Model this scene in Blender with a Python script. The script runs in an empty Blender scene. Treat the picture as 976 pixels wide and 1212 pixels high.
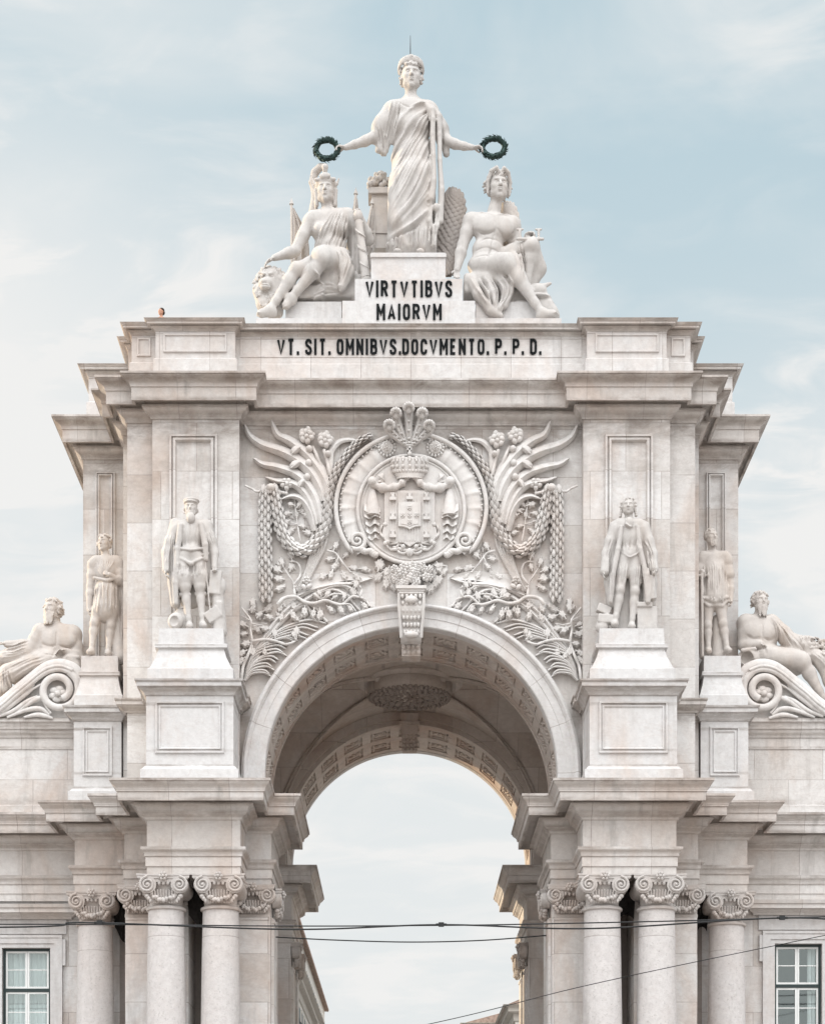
CL1 = (0.6, 0.2, 0); BACK = (50., 50.5, 51.); BACKL = (14.5, 14.5, 14.5)
import bpy, math, random
import numpy as np
from mathutils import Vector, Matrix
rnd = random.Random(7)
PI = math.pi
C = bpy.context.scene.collection
F0, D0, CX, VX, VY = 2200.0, 55.0, -0.31, 474.0, 1465.0   # focal length (px), camera distance, camera x, vanishing point

def WX(px, Y): return (px - VX) * (D0 + Y) / F0 + CX
def WZ(py, Y): return 1.6 + (VY - py) * (D0 + Y) / F0
def SC(Y): return F0 / (D0 + Y)

# ------------------------------------------------------------------ objects
def tag(o, label=None, cat=None, group=None, kind=None):
    if label: o['label'] = label
    if cat: o['category'] = cat
    if group: o['group'] = group
    if kind: o['kind'] = kind
    return o

def empty(name, loc=(0, 0, 0), **k):
    o = bpy.data.objects.new(name, None); C.objects.link(o)
    o.location = loc; o.empty_display_size = .3
    tag(o, **k); return o

def link_mesh(name, me, mat, parent=None, wmat=None, **k):
    o = bpy.data.objects.new(name, me); C.objects.link(o)
    if mat and not me.materials: me.materials.append(mat)
    if parent is not None:
        o.parent = parent
        # parents sit at plain translations: keep world coordinates
        par = Vector((0, 0, 0)); p = parent
        while p is not None: par += p.location; p = p.parent
        o.location = -par + (wmat if wmat is not None else Vector((0, 0, 0)))
    elif wmat is not None: o.location = wmat
    tag(o, **k); return o

class MB:
    """collects faces of one mesh"""
    def __init__(s): s.v = []; s.f = []; s.sm = []; s.M = None
    def add(s, vs, fs, smooth=False):
        n = len(s.v)
        if s.M is not None:
            vs = [tuple(s.M @ Vector(v)) for v in vs]
            if s.M.determinant() < 0: fs = [f[::-1] for f in fs]
        s.v += [tuple(v) for v in vs]
        s.f += [tuple(i + n for i in f) for f in fs]; s.sm += [smooth] * len(fs)
    def box(s, x0, x1, y0, y1, z0, z1):
        s.add([(x0,y0,z0),(x1,y0,z0),(x1,y1,z0),(x0,y1,z0),(x0,y0,z1),(x1,y0,z1),(x1,y1,z1),(x0,y1,z1)],
              [(0,3,2,1),(4,5,6,7),(0,1,5,4),(1,2,6,5),(2,3,7,6),(3,0,4,7)])
    def frustum(s, a, b):   # a,b = (x0,x1,y0,y1,z)
        x0,x1,y0,y1,z0 = a; u0,u1,v0,v1,z1 = b
        s.add([(x0,y0,z0),(x1,y0,z0),(x1,y1,z0),(x0,y1,z0),(u0,v0,z1),(u1,v0,z1),(u1,v1,z1),(u0,v1,z1)],
              [(0,3,2,1),(4,5,6,7),(0,1,5,4),(1,2,6,5),(2,3,7,6),(3,0,4,7)])
    def sweep(s, path, prof, closed=False, smooth=False, caps=True):
        n = len(path); m = len(prof); vs = []
        def nrm(a, b):
            dx, dy = b[0]-a[0], b[1]-a[1]; l = math.hypot(dx, dy) or 1; return (dy/l, -dx/l)
        for i, p in enumerate(path):
            if closed: n1 = nrm(path[i-1], p); n2 = nrm(p, path[(i+1) % n])
            else:
                n1 = nrm(path[i-1], p) if i else nrm(p, path[1])
                n2 = nrm(p, path[i+1]) if i < n-1 else n1
            d = 1 + n1[0]*n2[0] + n1[1]*n2[1]
            mx, my = (n1[0]+n2[0])/d, (n1[1]+n2[1])/d
            for o, z in prof: vs.append((p[0]+mx*o, p[1]+my*o, z))
        fs = []
        for i in range(n if closed else n-1):
            j = (i+1) % n
            for k in range(m-1): fs.append((i*m+k, j*m+k, j*m+k+1, i*m+k+1))
        if caps and not closed:
            fs.append(tuple(range(m))[::-1] if False else tuple(range(m)))
            fs.append(tuple((n-1)*m+k for k in range(m))[::-1])
        s.add(vs, fs, smooth)
    def lathe(s, c, prof, n=24, smooth=True, a0=0, a1=2*PI):
        full = abs(a1-a0-2*PI) < 1e-6; vs = []; fs = []; m = len(prof); N = n if full else n+1
        for i in range(N):
            a = a0+(a1-a0)*i/n
            for r, z in prof: vs.append((c[0]+r*math.cos(a), c[1]+r*math.sin(a), c[2]+z))
        for i in range(n):
            j = (i+1) % N
            for k in range(m-1): fs.append((i*m+k, j*m+k, j*m+k+1, i*m+k+1))
        s.add(vs, fs, smooth)
    def tube(s, pts, rad, n=8, smooth=True, flat=1.0, cap=True):
        """round tube along 3-D points; rad number or list; flat squashes along world Y"""
        P = [Vector(p) for p in pts]; N = len(P)
        R = rad if hasattr(rad, '__len__') else [rad]*N
        vs = []; up = None
        for i in range(N):
            t = (P[min(i+1, N-1)] - P[max(i-1, 0)]).normalized()
            if up is None:
                up = Vector((0, 1, 0)) if abs(t.y) < .9 else Vector((1, 0, 0))
            u = (up - t*up.dot(t)); u.normalize(); w = t.cross(u); up = u
            for k in range(n):
                a = 2*PI*k/n; q = u*math.cos(a)*R[i] + w*math.sin(a)*R[i]; q.y *= flat
                vs.append(tuple(P[i]+q))
        fs = [(i*n+k, i*n+(k+1) % n, (i+1)*n+(k+1) % n, (i+1)*n+k) for i in range(N-1) for k in range(n)]
        if cap: fs += [tuple(range(n))[::-1], tuple((N-1)*n+k for k in range(n))]
        s.add(vs, fs, smooth)
    def ell(s, c, r, R=None, nu=10, nv=6, smooth=True):
        vs = []; fs = []
        for j in range(nv+1):
            th = PI*j/nv
            for i in range(nu):
                a = 2*PI*i/nu
                q = Vector((r[0]*math.sin(th)*math.cos(a), r[1]*math.sin(th)*math.sin(a), r[2]*math.cos(th)))
                if R is not None: q = R @ q
                vs.append((c[0]+q.x, c[1]+q.y, c[2]+q.z))
        for j in range(nv):
            for i in range(nu):
                k = (i+1) % nu
                if j == 0: fs.append((i, nu+i, nu+k))
                elif j == nv-1: fs.append((j*nu+i, (j+1)*nu+i, j*nu+k))
                else: fs.append((j*nu+i, (j+1)*nu+i, (j+1)*nu+k, j*nu+k))
        s.add(vs, fs, smooth)
    def prism(s, poly, y0, y1, inset=0, smooth=False):
        """polygon in XZ extruded along Y; y0 is the front, front inset for a soft edge"""
        n = len(poly); ar = sum(poly[i][0]*poly[(i+1)%n][1]-poly[(i+1)%n][0]*poly[i][1] for i in range(n))
        if ar < 0: poly = poly[::-1]
        if inset:
            cx = sum(p[0] for p in poly)/n; cz = sum(p[1] for p in poly)/n
            mx = max(math.hypot(p[0]-cx, p[1]-cz) for p in poly)
            q = [(cx+(p[0]-cx)*(1-inset/mx), cz+(p[1]-cz)*(1-inset/mx)) for p in poly]
            ym = y0+(y1-y0)*.45
            vs = [(x,y0,z) for x,z in q]+[(x,ym,z) for x,z in poly]+[(x,y1,z) for x,z in poly]
            fs = [tuple(range(n))]+[(n+i, n+(i+1)%n, (i+1)%n, i) for i in range(n)]
            fs += [(2*n+i, 2*n+(i+1)%n, n+(i+1)%n, n+i) for i in range(n)]+[tuple(range(2*n,3*n))[::-1]]
        else:
            vs = [(x,y0,z) for x,z in poly]+[(x,y1,z) for x,z in poly]
            fs = [tuple(range(n)), tuple(range(n,2*n))[::-1]]+[(n+i, n+(i+1)%n, (i+1)%n, i) for i in range(n)]
        s.add(vs, fs, smooth)
    def slab(s, poly, z0, z1):
        n = len(poly); ar = sum(poly[i][0]*poly[(i+1)%n][1]-poly[(i+1)%n][0]*poly[i][1] for i in range(n))
        if ar < 0: poly = poly[::-1]
        s.add([(x,y,z0) for x,y in poly]+[(x,y,z1) for x,y in poly],
              [tuple(range(n))[::-1], tuple(range(n,2*n))]+[(i,(i+1)%n,n+(i+1)%n,n+i) for i in range(n)])
    def arc(s, c, r0, r1, a0, a1, y0, y1, n=8, smooth=False):
        """solid arc block in the XZ plane around c=(x,z)"""
        vs = []; fs = []
        for i in range(n+1):
            a = a0+(a1-a0)*i/n; ca, sa = math.cos(a), math.sin(a)
            for r, y in ((r0,y0),(r1,y0),(r1,y1),(r0,y1)): vs.append((c[0]+r*ca, y, c[1]+r*sa))
        for i in range(n):
            for k in range(4):
                l = (k+1) % 4; fs.append((i*4+k, i*4+l, (i+1)*4+l, (i+1)*4+k))
        fs += [(3,2,1,0), (n*4, n*4+1, n*4+2, n*4+3)]
        s.add(vs, fs, smooth)
    def arcsweep(s, c, prof, a0, a1, n=64, zlo=None):
        """profile (r, y) swept along a semicircle in XZ; straight legs down to zlo"""
        m = len(prof); vs = []; rows = 0
        st = []
        if zlo is not None: st.append((a0, zlo))
        st += [(a0+(a1-a0)*i/n, None) for i in range(n+1)]
        if zlo is not None: st.append((a1, zlo))
        for a, z in st:
            for r, y in prof:
                vs.append((c[0]+r*math.cos(a), y, c[1]+r*math.sin(a) if z is None else z))
        fs = [(i*m+k, i*m+k+1, (i+1)*m+k+1, (i+1)*m+k) for i in range(len(st)-1) for k in range(m-1)]
        s.add(vs, fs)
    def build(s, name, mat, parent=None, **k):
        me = bpy.data.meshes.new(name)
        me.from_pydata(s.v, [], s.f)
        me.polygons.foreach_set('use_smooth', s.sm)
        me.update()
        if any(s.sm): me.set_sharp_from_angle(angle=math.radians(50))
        return link_mesh(name, me, mat, parent, **k)

def mirrored(mb):
    o = MB(); o.v = [(-x, y, z) for x, y, z in mb.v]; o.f = [f[::-1] for f in mb.f]; o.sm = list(mb.sm); return o

def spline(pts, n=8):
    """Catmull-Rom through points of any dimension"""
    P = [np.array(p, float) for p in pts]; out = []
    P = [2*P[0]-P[1]]+P+[2*P[-1]-P[-2]]
    for i in range(1, len(P)-2):
        for k in range(n):
            t = k/n
            out.append(.5*((2*P[i])+(-P[i-1]+P[i+1])*t+(2*P[i-1]-5*P[i]+4*P[i+1]-P[i+2])*t*t+(-P[i-1]+3*P[i]-3*P[i+1]+P[i+2])*t**3))
    out.append(P[-2]); return [tuple(float(c) for c in p) for p in out]

# ------------------------------------------------------------------ sculpting in a distance field
class Sdf:
    def __init__(s, lo, hi, h):
        s.h = h; s.lo = np.array(lo, float)
        s.n = [int((hi[i]-lo[i])/h)+2 for i in range(3)]
        s.ax = [(s.lo[i]+h*np.arange(s.n[i])).astype(np.float32) for i in range(3)]
        s.F = np.full(s.n, 9.0, np.float32); s.post = []
    def reg(s, lo, hi):
        sl = []
        for i in range(3):
            a = max(0, int(math.floor((lo[i]-s.lo[i])/s.h))); b = min(s.n[i], int(math.ceil((hi[i]-s.lo[i])/s.h))+1)
            if b <= a: return None
            sl.append(slice(a, b))
        return tuple(sl), s.ax[0][sl[0]][:,None,None], s.ax[1][sl[1]][None,:,None], s.ax[2][sl[2]][None,None,:]
    def mix(s, sl, d, k, sub=False):
        A = s.F[sl]
        if sub:
            d = -d
            if k > 0:
                hh = np.maximum(k-np.abs(A-d), 0)/k; s.F[sl] = np.maximum(A, d)+hh*hh*k*.25
            else: s.F[sl] = np.maximum(A, d)
        else:
            if k > 0:
                hh = np.maximum(k-np.abs(A-d), 0)/k; s.F[sl] = np.minimum(A, d)-hh*hh*k*.25
            else: s.F[sl] = np.minimum(A, d)
    def cone(s, a, b, ra, rb=None, k=2.0, sub=False, sy=1.0):
        """capsule with two radii; sy squashes it along y"""
        if rb is None: rb = ra
        a = np.array(a, float); b = np.array(b, float); m = max(ra, rb)*max(1, sy)+k+2*s.h
        r = s.reg(np.minimum(a, b)-m, np.maximum(a, b)+m)
        if r is None: return
        sl, X, Y, Z = r; ba = b-a; L = float(ba@ba)+1e-9
        t = np.clip(((X-a[0])*ba[0]+(Y-a[1])*ba[1]+(Z-a[2])*ba[2])/L, 0, 1)
        d = np.sqrt((X-a[0]-t*ba[0])**2+((Y-a[1]-t*ba[1])/sy)**2+(Z-a[2]-t*ba[2])**2)-(ra+(rb-ra)*t)
        s.mix(sl, d, k, sub)
    def chain(s, pts, rad, k=2.0, sy=1.0):
        for i in range(len(pts)-1): s.cone(pts[i], pts[i+1], rad[i], rad[i+1], k, sy=sy)
    def ell(s, c, r, R=None, k=2.0, sub=False):
        m = max(r)+k+2*s.h; c = np.array(c, float)
        q = s.reg(c-m, c+m)
        if q is None: return
        sl, X, Y, Z = q; x, y, z = X-c[0], Y-c[1], Z-c[2]
        if R is not None:
            x, y, z = (R[0][0]*x+R[1][0]*y+R[2][0]*z, R[0][1]*x+R[1][1]*y+R[2][1]*z, R[0][2]*x+R[1][2]*y+R[2][2]*z)
        k0 = np.sqrt((x/r[0])**2+(y/r[1])**2+(z/r[2])**2)
        k1 = np.sqrt((x/r[0]**2)**2+(y/r[1]**2)**2+(z/r[2]**2)**2)+1e-6
        s.mix(sl, k0*(k0-1)/k1, k, sub)
    def box(s, c, r, R=None, k=1.0, rad=1.0, sub=False):
        m = math.sqrt(sum(q*q for q in r))+k+2*s.h; c = np.array(c, float)
        q = s.reg(c-m, c+m)
        if q is None: return
        sl, X, Y, Z = q; x, y, z = X-c[0], Y-c[1], Z-c[2]
        if R is not None:
            x, y, z = (R[0][0]*x+R[1][0]*y+R[2][0]*z, R[0][1]*x+R[1][1]*y+R[2][1]*z, R[0][2]*x+R[1][2]*y+R[2][2]*z)
        dx, dy, dz = np.abs(x)-r[0]+rad, np.abs(y)-r[1]+rad, np.abs(z)-r[2]+rad
        d = np.sqrt(np.maximum(dx,0)**2+np.maximum(dy,0)**2+np.maximum(dz,0)**2)+np.minimum(np.maximum(dx,np.maximum(dy,dz)),0)-rad
        s.mix(sl, d+0*X+0*Y+0*Z, k, sub)
    def fold(s, pts, w, amp, y1=None, y0=None, fade=True):
        """ridge (amp>0) or groove along an XZ polyline, on surfaces in front of y1"""
        P = np.array(pts, float); m = 3*w
        lo = [P[:,0].min()-m, s.lo[1], P[:,1].min()-m]; hi = [P[:,0].max()+m, s.lo[1]+s.h*s.n[1], P[:,1].max()+m]
        r = s.reg(lo, hi)
        if r is None: return
        sl, X, Y, Z = r; x = X[:,0,:]; z = Z[:,0,:]; best = None; N = len(P)-1; tt = None
        for i in range(N):
            a, b = P[i], P[i+1]; ba = b-a; L = float(ba@ba)+1e-9
            t = np.clip(((x-a[0])*ba[0]+(z-a[1])*ba[1])/L, 0, 1)
            d = (x-a[0]-t*ba[0])**2+(z-a[1]-t*ba[1])**2; T = (i+t)/N
            if best is None: best = d; tt = T
            else: tt = np.where(d < best, T, tt); best = np.minimum(best, d)
        ph = rnd.uniform(0, 6.28); g = amp*np.exp(-best/(w*w*(.8+.4*tt)))*(.78+.3*np.sin(tt*6.5+ph))
        if fade: g = g*np.minimum(1, np.minimum(tt, 1-tt)*5+.15)
        g = g[:,None,:]
        if y1 is not None: g = g*np.clip((y1-Y)/2.0, 0, 1)
        if y0 is not None: g = g*np.clip((Y-y0)/2.0, 0, 1)
        s.F[sl] -= g.astype(np.float32)
    def between(s, p1, p2, n, w, amp, y1=None, jit=.35, y0=None, groove=.7):
        """n fold lines blended from polyline p1 to polyline p2"""
        a = np.array(spline(p1, 5)); b = np.array(spline(p2, 5)); M = 24
        def res(q):
            t = np.linspace(0, len(q)-1, M); i = np.minimum(t.astype(int), len(q)-2); f = (t-i)[:,None]; return q[i]*(1-f)+q[i+1]*f
        a, b = res(a), res(b)
        for i in range(n):
            t = (i+.5+rnd.uniform(-jit, jit))/n
            t2 = t+rnd.uniform(-jit, jit)/n*.6
            tt = np.linspace(t, t2, M)[:,None]
            q = a*(1-tt)+b*tt
            i0 = rnd.randint(0, 4) if rnd.random() < .5 else 0; i1 = M-(rnd.randint(0, 5) if rnd.random() < .5 else 0)
            s.fold(q[i0:i1], w*rnd.uniform(.8, 1.25), amp*rnd.uniform(.7, 1.2), y1, y0)
            t += .5/n; q = a*(1-t)+b*t
            if groove and t < 1: s.fold(q[i0:i1], w*.7, -amp*groove*rnd.uniform(.5, 1.1), y1, y0)
    def lumps(s, amp, freq, lo=None, hi=None, seed=0):
        r = s.reg(lo if lo is not None else s.lo, hi if hi is not None else [s.lo[i]+s.h*s.n[i] for i in range(3)])
        if r is None: return
        sl, X, Y, Z = r; g = np.random.default_rng(seed); tot = 0
        for i in range(5):
            d = g.normal(size=3); d = d/np.linalg.norm(d)*freq*(1+.35*i); tot = tot+np.sin(X*d[0]+Y*d[1]+Z*d[2]+g.uniform(0, 6))
        s.F[sl] -= (amp*tot/3).astype(np.float32)
    def mesh(s, scale=1.0, origin=(0, 0, 0)):
        F = s.F; F[0]=9;F[-1]=9;F[:,0]=9;F[:,-1]=9;F[:,:,0]=9;F[:,:,-1]=9
        I = F < 0
        c = np.zeros([n-1 for n in s.n], np.int8)
        for i in (0,1):
            for j in (0,1):
                for k in (0,1): c += I[i:s.n[0]-1+i, j:s.n[1]-1+j, k:s.n[2]-1+k]
        act = np.argwhere((c > 0) & (c < 8)); idx = np.full(c.shape, -1, np.int32)
        idx[act[:,0],act[:,1],act[:,2]] = np.arange(len(act))
        V = {}
        for i in (0,1):
            for j in (0,1):
                for k in (0,1): V[i,j,k] = F[act[:,0]+i, act[:,1]+j, act[:,2]+k].astype(np.float64)
        acc = np.zeros((len(act),3)); cnt = np.zeros(len(act))
        for a in V:
            for d in range(3):
                if a[d] == 0:
                    b = list(a); b[d] = 1; b = tuple(b); va, vb = V[a], V[b]; m = (va < 0) != (vb < 0)
                    t = np.where(m, va/np.where(m, va-vb, 1), 0)
                    p = np.zeros((len(act),3)); p[:] = a; p[:,d] += t
                    acc[m] += p[m]; cnt[m] += 1
        P = (act+acc/cnt[:,None])*s.h+s.lo
        quads = []
        for d in range(3):
            a = [slice(None)]*3; b = [slice(None)]*3; a[d] = slice(0,-1); b[d] = slice(1,None)
            A, B = I[tuple(a)], I[tuple(b)]; e = np.argwhere(A != B)
            u, v = (d+1) % 3, (d+2) % 3
            e = e[(e[:,u] > 0) & (e[:,v] > 0) & (e[:,u] < s.n[u]-1) & (e[:,v] < s.n[v]-1)]
            ins = A[e[:,0],e[:,1],e[:,2]]
            def g(du, dv):
                q = e.copy(); q[:,u] -= du; q[:,v] -= dv; return idx[q[:,0],q[:,1],q[:,2]]
            Q = np.stack([g(1,1), g(0,1), g(0,0), g(1,0)], 1)
            Q[~ins] = Q[~ins][:, ::-1]
            quads.append(Q)
        Q = np.concatenate(quads); Q = Q[(Q >= 0).all(1)]
        me = bpy.data.meshes.new('sculpt'); n = len(Q)
        me.vertices.add(len(P)); me.vertices.foreach_set('co', ((P-np.array(origin))*scale).astype(np.float32).ravel())
        me.loops.add(4*n); me.loops.foreach_set('vertex_index', Q.astype(np.int32).ravel())
        me.polygons.add(n); me.polygons.foreach_set('loop_start', np.arange(0,4*n,4,dtype=np.int32))
        me.polygons.foreach_set('use_smooth', np.ones(n, bool))
        me.update(calc_edges=True); me.validate(); return me
# ------------------------------------------------------------------ materials (all procedural)
class NT:
    def __init__(s, name):
        s.m = bpy.data.materials.new(name); s.m.use_nodes = True; s.t = s.m.node_tree; s.t.nodes.clear()
        s.out = s.n('ShaderNodeOutputMaterial'); s.b = s.n('ShaderNodeBsdfPrincipled'); s.l(s.b, 0, s.out, 0)
    def n(s, typ, **k):
        o = s.t.nodes.new(typ)
        for a, v in k.items(): setattr(o, a, v)
        return o
    def l(s, a, i, b, j): s.t.links.new(a.outputs[i], b.inputs[j])
    def mix(s, fac, a, b, typ='MIX'):
        o = s.n('ShaderNodeMixRGB', blend_type=typ)
        for idx, v in ((0, fac), (1, a), (2, b)):
            if isinstance(v, tuple) and hasattr(v[0], 'outputs'): s.l(v[0], v[1], o, idx)
            elif idx == 0: o.inputs[0].default_value = v
            else: o.inputs[idx].default_value = (*v, 1) if len(v) == 3 else v
        return (o, 0)
    def noise(s, vec, scale, detail=4, rough=.6, dist=0):
        o = s.n('ShaderNodeTexNoise'); o.inputs['Scale'].default_value = scale; o.inputs['Detail'].default_value = detail
        o.inputs['Roughness'].default_value = rough; o.inputs['Distortion'].default_value = dist
        s.l(vec[0], vec[1], o, 'Vector'); return (o, 0)
    def ramp(s, v, p0, p1, c0=(0,0,0), c1=(1,1,1)):
        o = s.n('ShaderNodeValToRGB'); e = o.color_ramp.elements; e[0].position = p0; e[1].position = p1
        e[0].color = (*c0, 1); e[1].color = (*c1, 1); s.l(v[0], v[1], o, 0); return (o, 0)
    def mapping(s, vec, sc=(1,1,1), rot=(0,0,0), loc=(0,0,0)):
        o = s.n('ShaderNodeMapping'); o.inputs['Scale'].default_value = sc; o.inputs['Rotation'].default_value = rot
        o.inputs['Location'].default_value = loc; s.l(vec[0], vec[1], o, 0); return (o, 0)

def stone(name, base=(.60,.59,.58), warm=(.47,.36,.29), grey=(.33,.315,.30), patch=.6, stain=.55, joints=None, bump=.25,
          vein=.3, jcol=(.26,.22,.2), tint=.35, pit=0.0, rough=.72, coord='world', fine=1.0, radial=False, grime_shade=()):
    N = NT(name)
    if coord == 'world': g = N.n('ShaderNodeNewGeometry'); P = (g, 0)
    else: g = N.n('ShaderNodeTexCoord'); P = (g, 3)
    # warm discoloured areas, grey rain streaks, pale mottling
    a = N.ramp(N.noise(N.mapping(P, (.8,.8,.45)), .55, 5, .62, .6), .47, .66)
    col = N.mix((N.mix(1, a, (patch,)*3, 'MULTIPLY')), base, warm)
    b = N.ramp(N.noise(N.mapping(P, (1.6,1.6,.22), loc=(3,7,1)), 1.0, 6, .7, .3), .54, .74)
    col = N.mix((N.mix(1, b, (stain,)*3, 'MULTIPLY')), col, grey)
    c = N.noise(N.mapping(P, loc=(9,2,4)), 5.5*fine, 6, .75)
    cr = N.ramp(c, .25, .75, (.84,.83,.83), (1.1,1.1,1.1))
    col = N.mix(1, col, cr, 'MULTIPLY')
    v = N.ramp(N.noise(N.mapping(P, (.5,.5,1.3), (0,.6,.2)), 1.3, 8, .62, 2.2), .485, .515, (0,0,0), (1,1,1))
    v2 = N.ramp(N.noise(N.mapping(P, (.5,.5,1.3), (0,.6,.2)), 1.3, 8, .62, 2.2), .5, .53, (1,1,1), (0,0,0))
    vv = N.mix(1, N.mix(1, v, v2, 'MULTIPLY'), (vein,)*3, 'MULTIPLY')
    col = N.mix(vv, col, (.40,.33,.3))
    hgt = c
    if grime_shade:            # dirt and lichen bands, doubling as shade painted in grooves and below cornices
        gs = N.n('ShaderNodeSeparateXYZ'); N.l(P[0], P[1], gs, 0); acc = None
        for z0, hw, amt in grime_shade:
            o = N.n('ShaderNodeMath', operation='SUBTRACT'); N.l(gs, 2, o, 0); o.inputs[1].default_value = z0
            o2 = N.n('ShaderNodeMath', operation='ABSOLUTE'); N.l(o, 0, o2, 0)
            o3 = N.n('ShaderNodeMapRange'); o3.inputs[1].default_value = hw; o3.inputs[2].default_value = hw*.3; o3.inputs[4].default_value = amt; N.l(o2, 0, o3, 0)
            if acc is None: acc = (o3, 0)
            else:
                q = N.n('ShaderNodeMath', operation='MAXIMUM'); N.l(acc[0], acc[1], q, 0); N.l(o3, 0, q, 1); acc = (q, 0)
        gn_ = N.ramp(N.noise(N.mapping(P, (1,1,2.5), loc=(5,5,5)), .9, 7, .72, .4), .38, .62)
        col = N.mix(N.mix(1, acc, gn_, 'MULTIPLY'), col, (.235,.20,.175))
    if joints:
        jw, jh, off = joints
        sep = N.n('ShaderNodeSeparateXYZ'); N.l(P[0], P[1], sep, 0)
        def mt(op, a, b=None):
            o = N.n('ShaderNodeMath', operation=op)
            for i, v in enumerate((a, b)):
                if isinstance(v, tuple): N.l(v[0], v[1], o, i)
                elif v is not None: o.inputs[i].default_value = v
            return (o, 0)
        if radial:          # joints point to the centre of the arch
            uu = mt('MULTIPLY', mt('ARCTAN2', mt('SUBTRACT', (sep, 2), 15.33), (sep, 0)), 4.7); vv2 = mt('ADD', (sep, 1), 50.0)
        else:
            gn = N.n('ShaderNodeNewGeometry'); sn = N.n('ShaderNodeSeparateXYZ'); N.l(gn, 3, sn, 0)
            side = mt('GREATER_THAN', mt('ABSOLUTE', (sn, 0)), mt('ADD', mt('ABSOLUTE', (sn, 1)), .02)); 
            uu = mt('ADD', mt('MULTIPLY', (sep, 0), mt('SUBTRACT', 1.0, side)), mt('MULTIPLY', (sep, 1), side)); vv2 = (sep, 2)
        cb = N.n('ShaderNodeCombineXYZ'); N.l(uu[0], uu[1], cb, 0); N.l(vv2[0], vv2[1], cb, 1)
        br = N.n('ShaderNodeTexBrick'); N.l(cb, 0, br, 0)
        br.inputs['Scale'].default_value = 1; br.inputs['Mortar Size'].default_value = .011; br.inputs['Mortar Smooth'].default_value = .2
        br.inputs['Brick Width'].default_value = jw; br.inputs['Row Height'].default_value = jh; br.inputs['Bias'].default_value = 0
        br.inputs['Color1'].default_value = (0,0,0,1); br.inputs['Color2'].default_value = (1,1,1,1); br.inputs['Mortar'].default_value = (.5,.5,.5,1)
        br.offset = off
        bt = N.ramp((br, 0), 0, 1, (1-tint*.33, 1-tint*.40, 1-tint*.46), (1+tint*.10, 1+tint*.12, 1+tint*.14))
        col = N.mix(1, col, bt, 'MULTIPLY')
        jn = N.noise(P, 2.3, 3); jf = N.mix(1, (br, 1), N.ramp(jn, .3, .7, (.25,)*3, (.9,)*3), 'MULTIPLY')
        col = N.mix(jf, col, jcol)
    if pit:
        pn = N.ramp(N.noise(P, 14, 5, .7), .56, .70); col = N.mix(N.mix(1, pn, (pit,)*3, 'MULTIPLY'), col, (.33,.31,.30))
    N.l(col[0], col[1], N.b, 'Base Color'); N.b.inputs['Roughness'].default_value = rough
    N.b.inputs['Specular IOR Level'].default_value = .3
    bp = N.n('ShaderNodeBump'); bp.inputs['Strength'].default_value = bump; bp.inputs['Distance'].default_value = .03
    N.l(hgt[0], hgt[1], bp, 'Height'); N.l(bp, 0, N.b, 'Normal')
    return N.m

def plain(name, col, rough=.5, metal=0, var=.25, sc=6, bump=0, spec=.4):
    N = NT(name); g = N.n('ShaderNodeTexCoord')
    n = N.noise((g, 3), sc, 5, .65)
    r = N.ramp(n, .3, .72, tuple(c*(1-var) for c in col), tuple(min(1, c*(1+var)) for c in col))
    N.l(r[0], r[1], N.b, 'Base Color'); N.b.inputs['Roughness'].default_value = rough; N.b.inputs['Metallic'].default_value = metal
    N.b.inputs['Specular IOR Level'].default_value = spec
    if bump:
        bp = N.n('ShaderNodeBump'); bp.inputs['Strength'].default_value = bump; bp.inputs['Distance'].default_value = .02
        N.l(n[0], n[1], bp, 'Height'); N.l(bp, 0, N.b, 'Normal')
    return N.m

M = {}
M['wall'] = stone('wall_limestone', base=(.63,.62,.607), joints=(2.1, 1.42, .5), vein=.4, tint=.45, grime_shade=((25.45,.55,.7),(16.95,.25,.55),(14.9,.25,.4),(13.4,.2,.5),(24.2,.9,.3)))
M['block'] = stone('attic_limestone', joints=(1.5, 2.6, .0), patch=.4, tint=.25)
M['trim'] = stone('moulding_limestone', base=(.59,.57,.55), grey=(.25,.235,.22), stain=.65, joints=(1.7, 9.0, .0), patch=.5, tint=.35, bump=.35, grime_shade=((26.6,.17,.85),(26.0,.12,.8),(25.75,.12,.6),(28.74,.08,.7),(28.9,.05,.8),(14.4,.13,.85),(13.88,.1,.7),(13.6,.12,.6),(12.66,.08,.7),(12.45,.05,.5),(17.44,.07,.8),(17.2,.1,.7),(17.08,.05,.8),(16.6,.06,.8)))
M['white'] = stone('pedestal_limestone', base=(.58,.575,.57), patch=.4, stain=.5, vein=.3, grime_shade=((17.44,.08,.8),(17.22,.12,.7),(17.08,.05,.8),(16.82,.07,.7),(15.06,.06,.7),(15.5,.06,.6),(14.5,.12,.7),(18.6,.05,.6)))
M['voussoir'] = stone('voussoir_limestone', base=(.63,.625,.62), patch=.35, stain=.4, vein=.3, joints=(1.48, 60, 0), tint=.16, radial=True)
M['relief'] = stone('relief_limestone', base=(.62,.605,.588), patch=.45, stain=.6, vein=.1, bump=.3)
M['statue'] = stone('statue_marble', base=(.505,.487,.468), warm=(.47,.39,.33), grey=(.30,.285,.27), patch=.5, stain=.6, vein=.08, coord='obj', bump=.35, fine=.8)
M['statue2'] = stone('weathered_statue_marble', base=(.52,.485,.455), warm=(.46,.36,.28), patch=.6, stain=.4, vein=.08, coord='obj', bump=.35, fine=.8)
M['column'] = stone('column_limestone', base=(.57,.55,.54), patch=.15, stain=.6, vein=.2, pit=.8, bump=.8, joints=(9.0, 3.4, .0), tint=.1)
M['capital'] = stone('capital_limestone', base=(.50,.475,.455), grey=(.2,.18,.17), stain=.7, patch=.5, vein=.1, bump=.5, fine=1.6)
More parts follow.
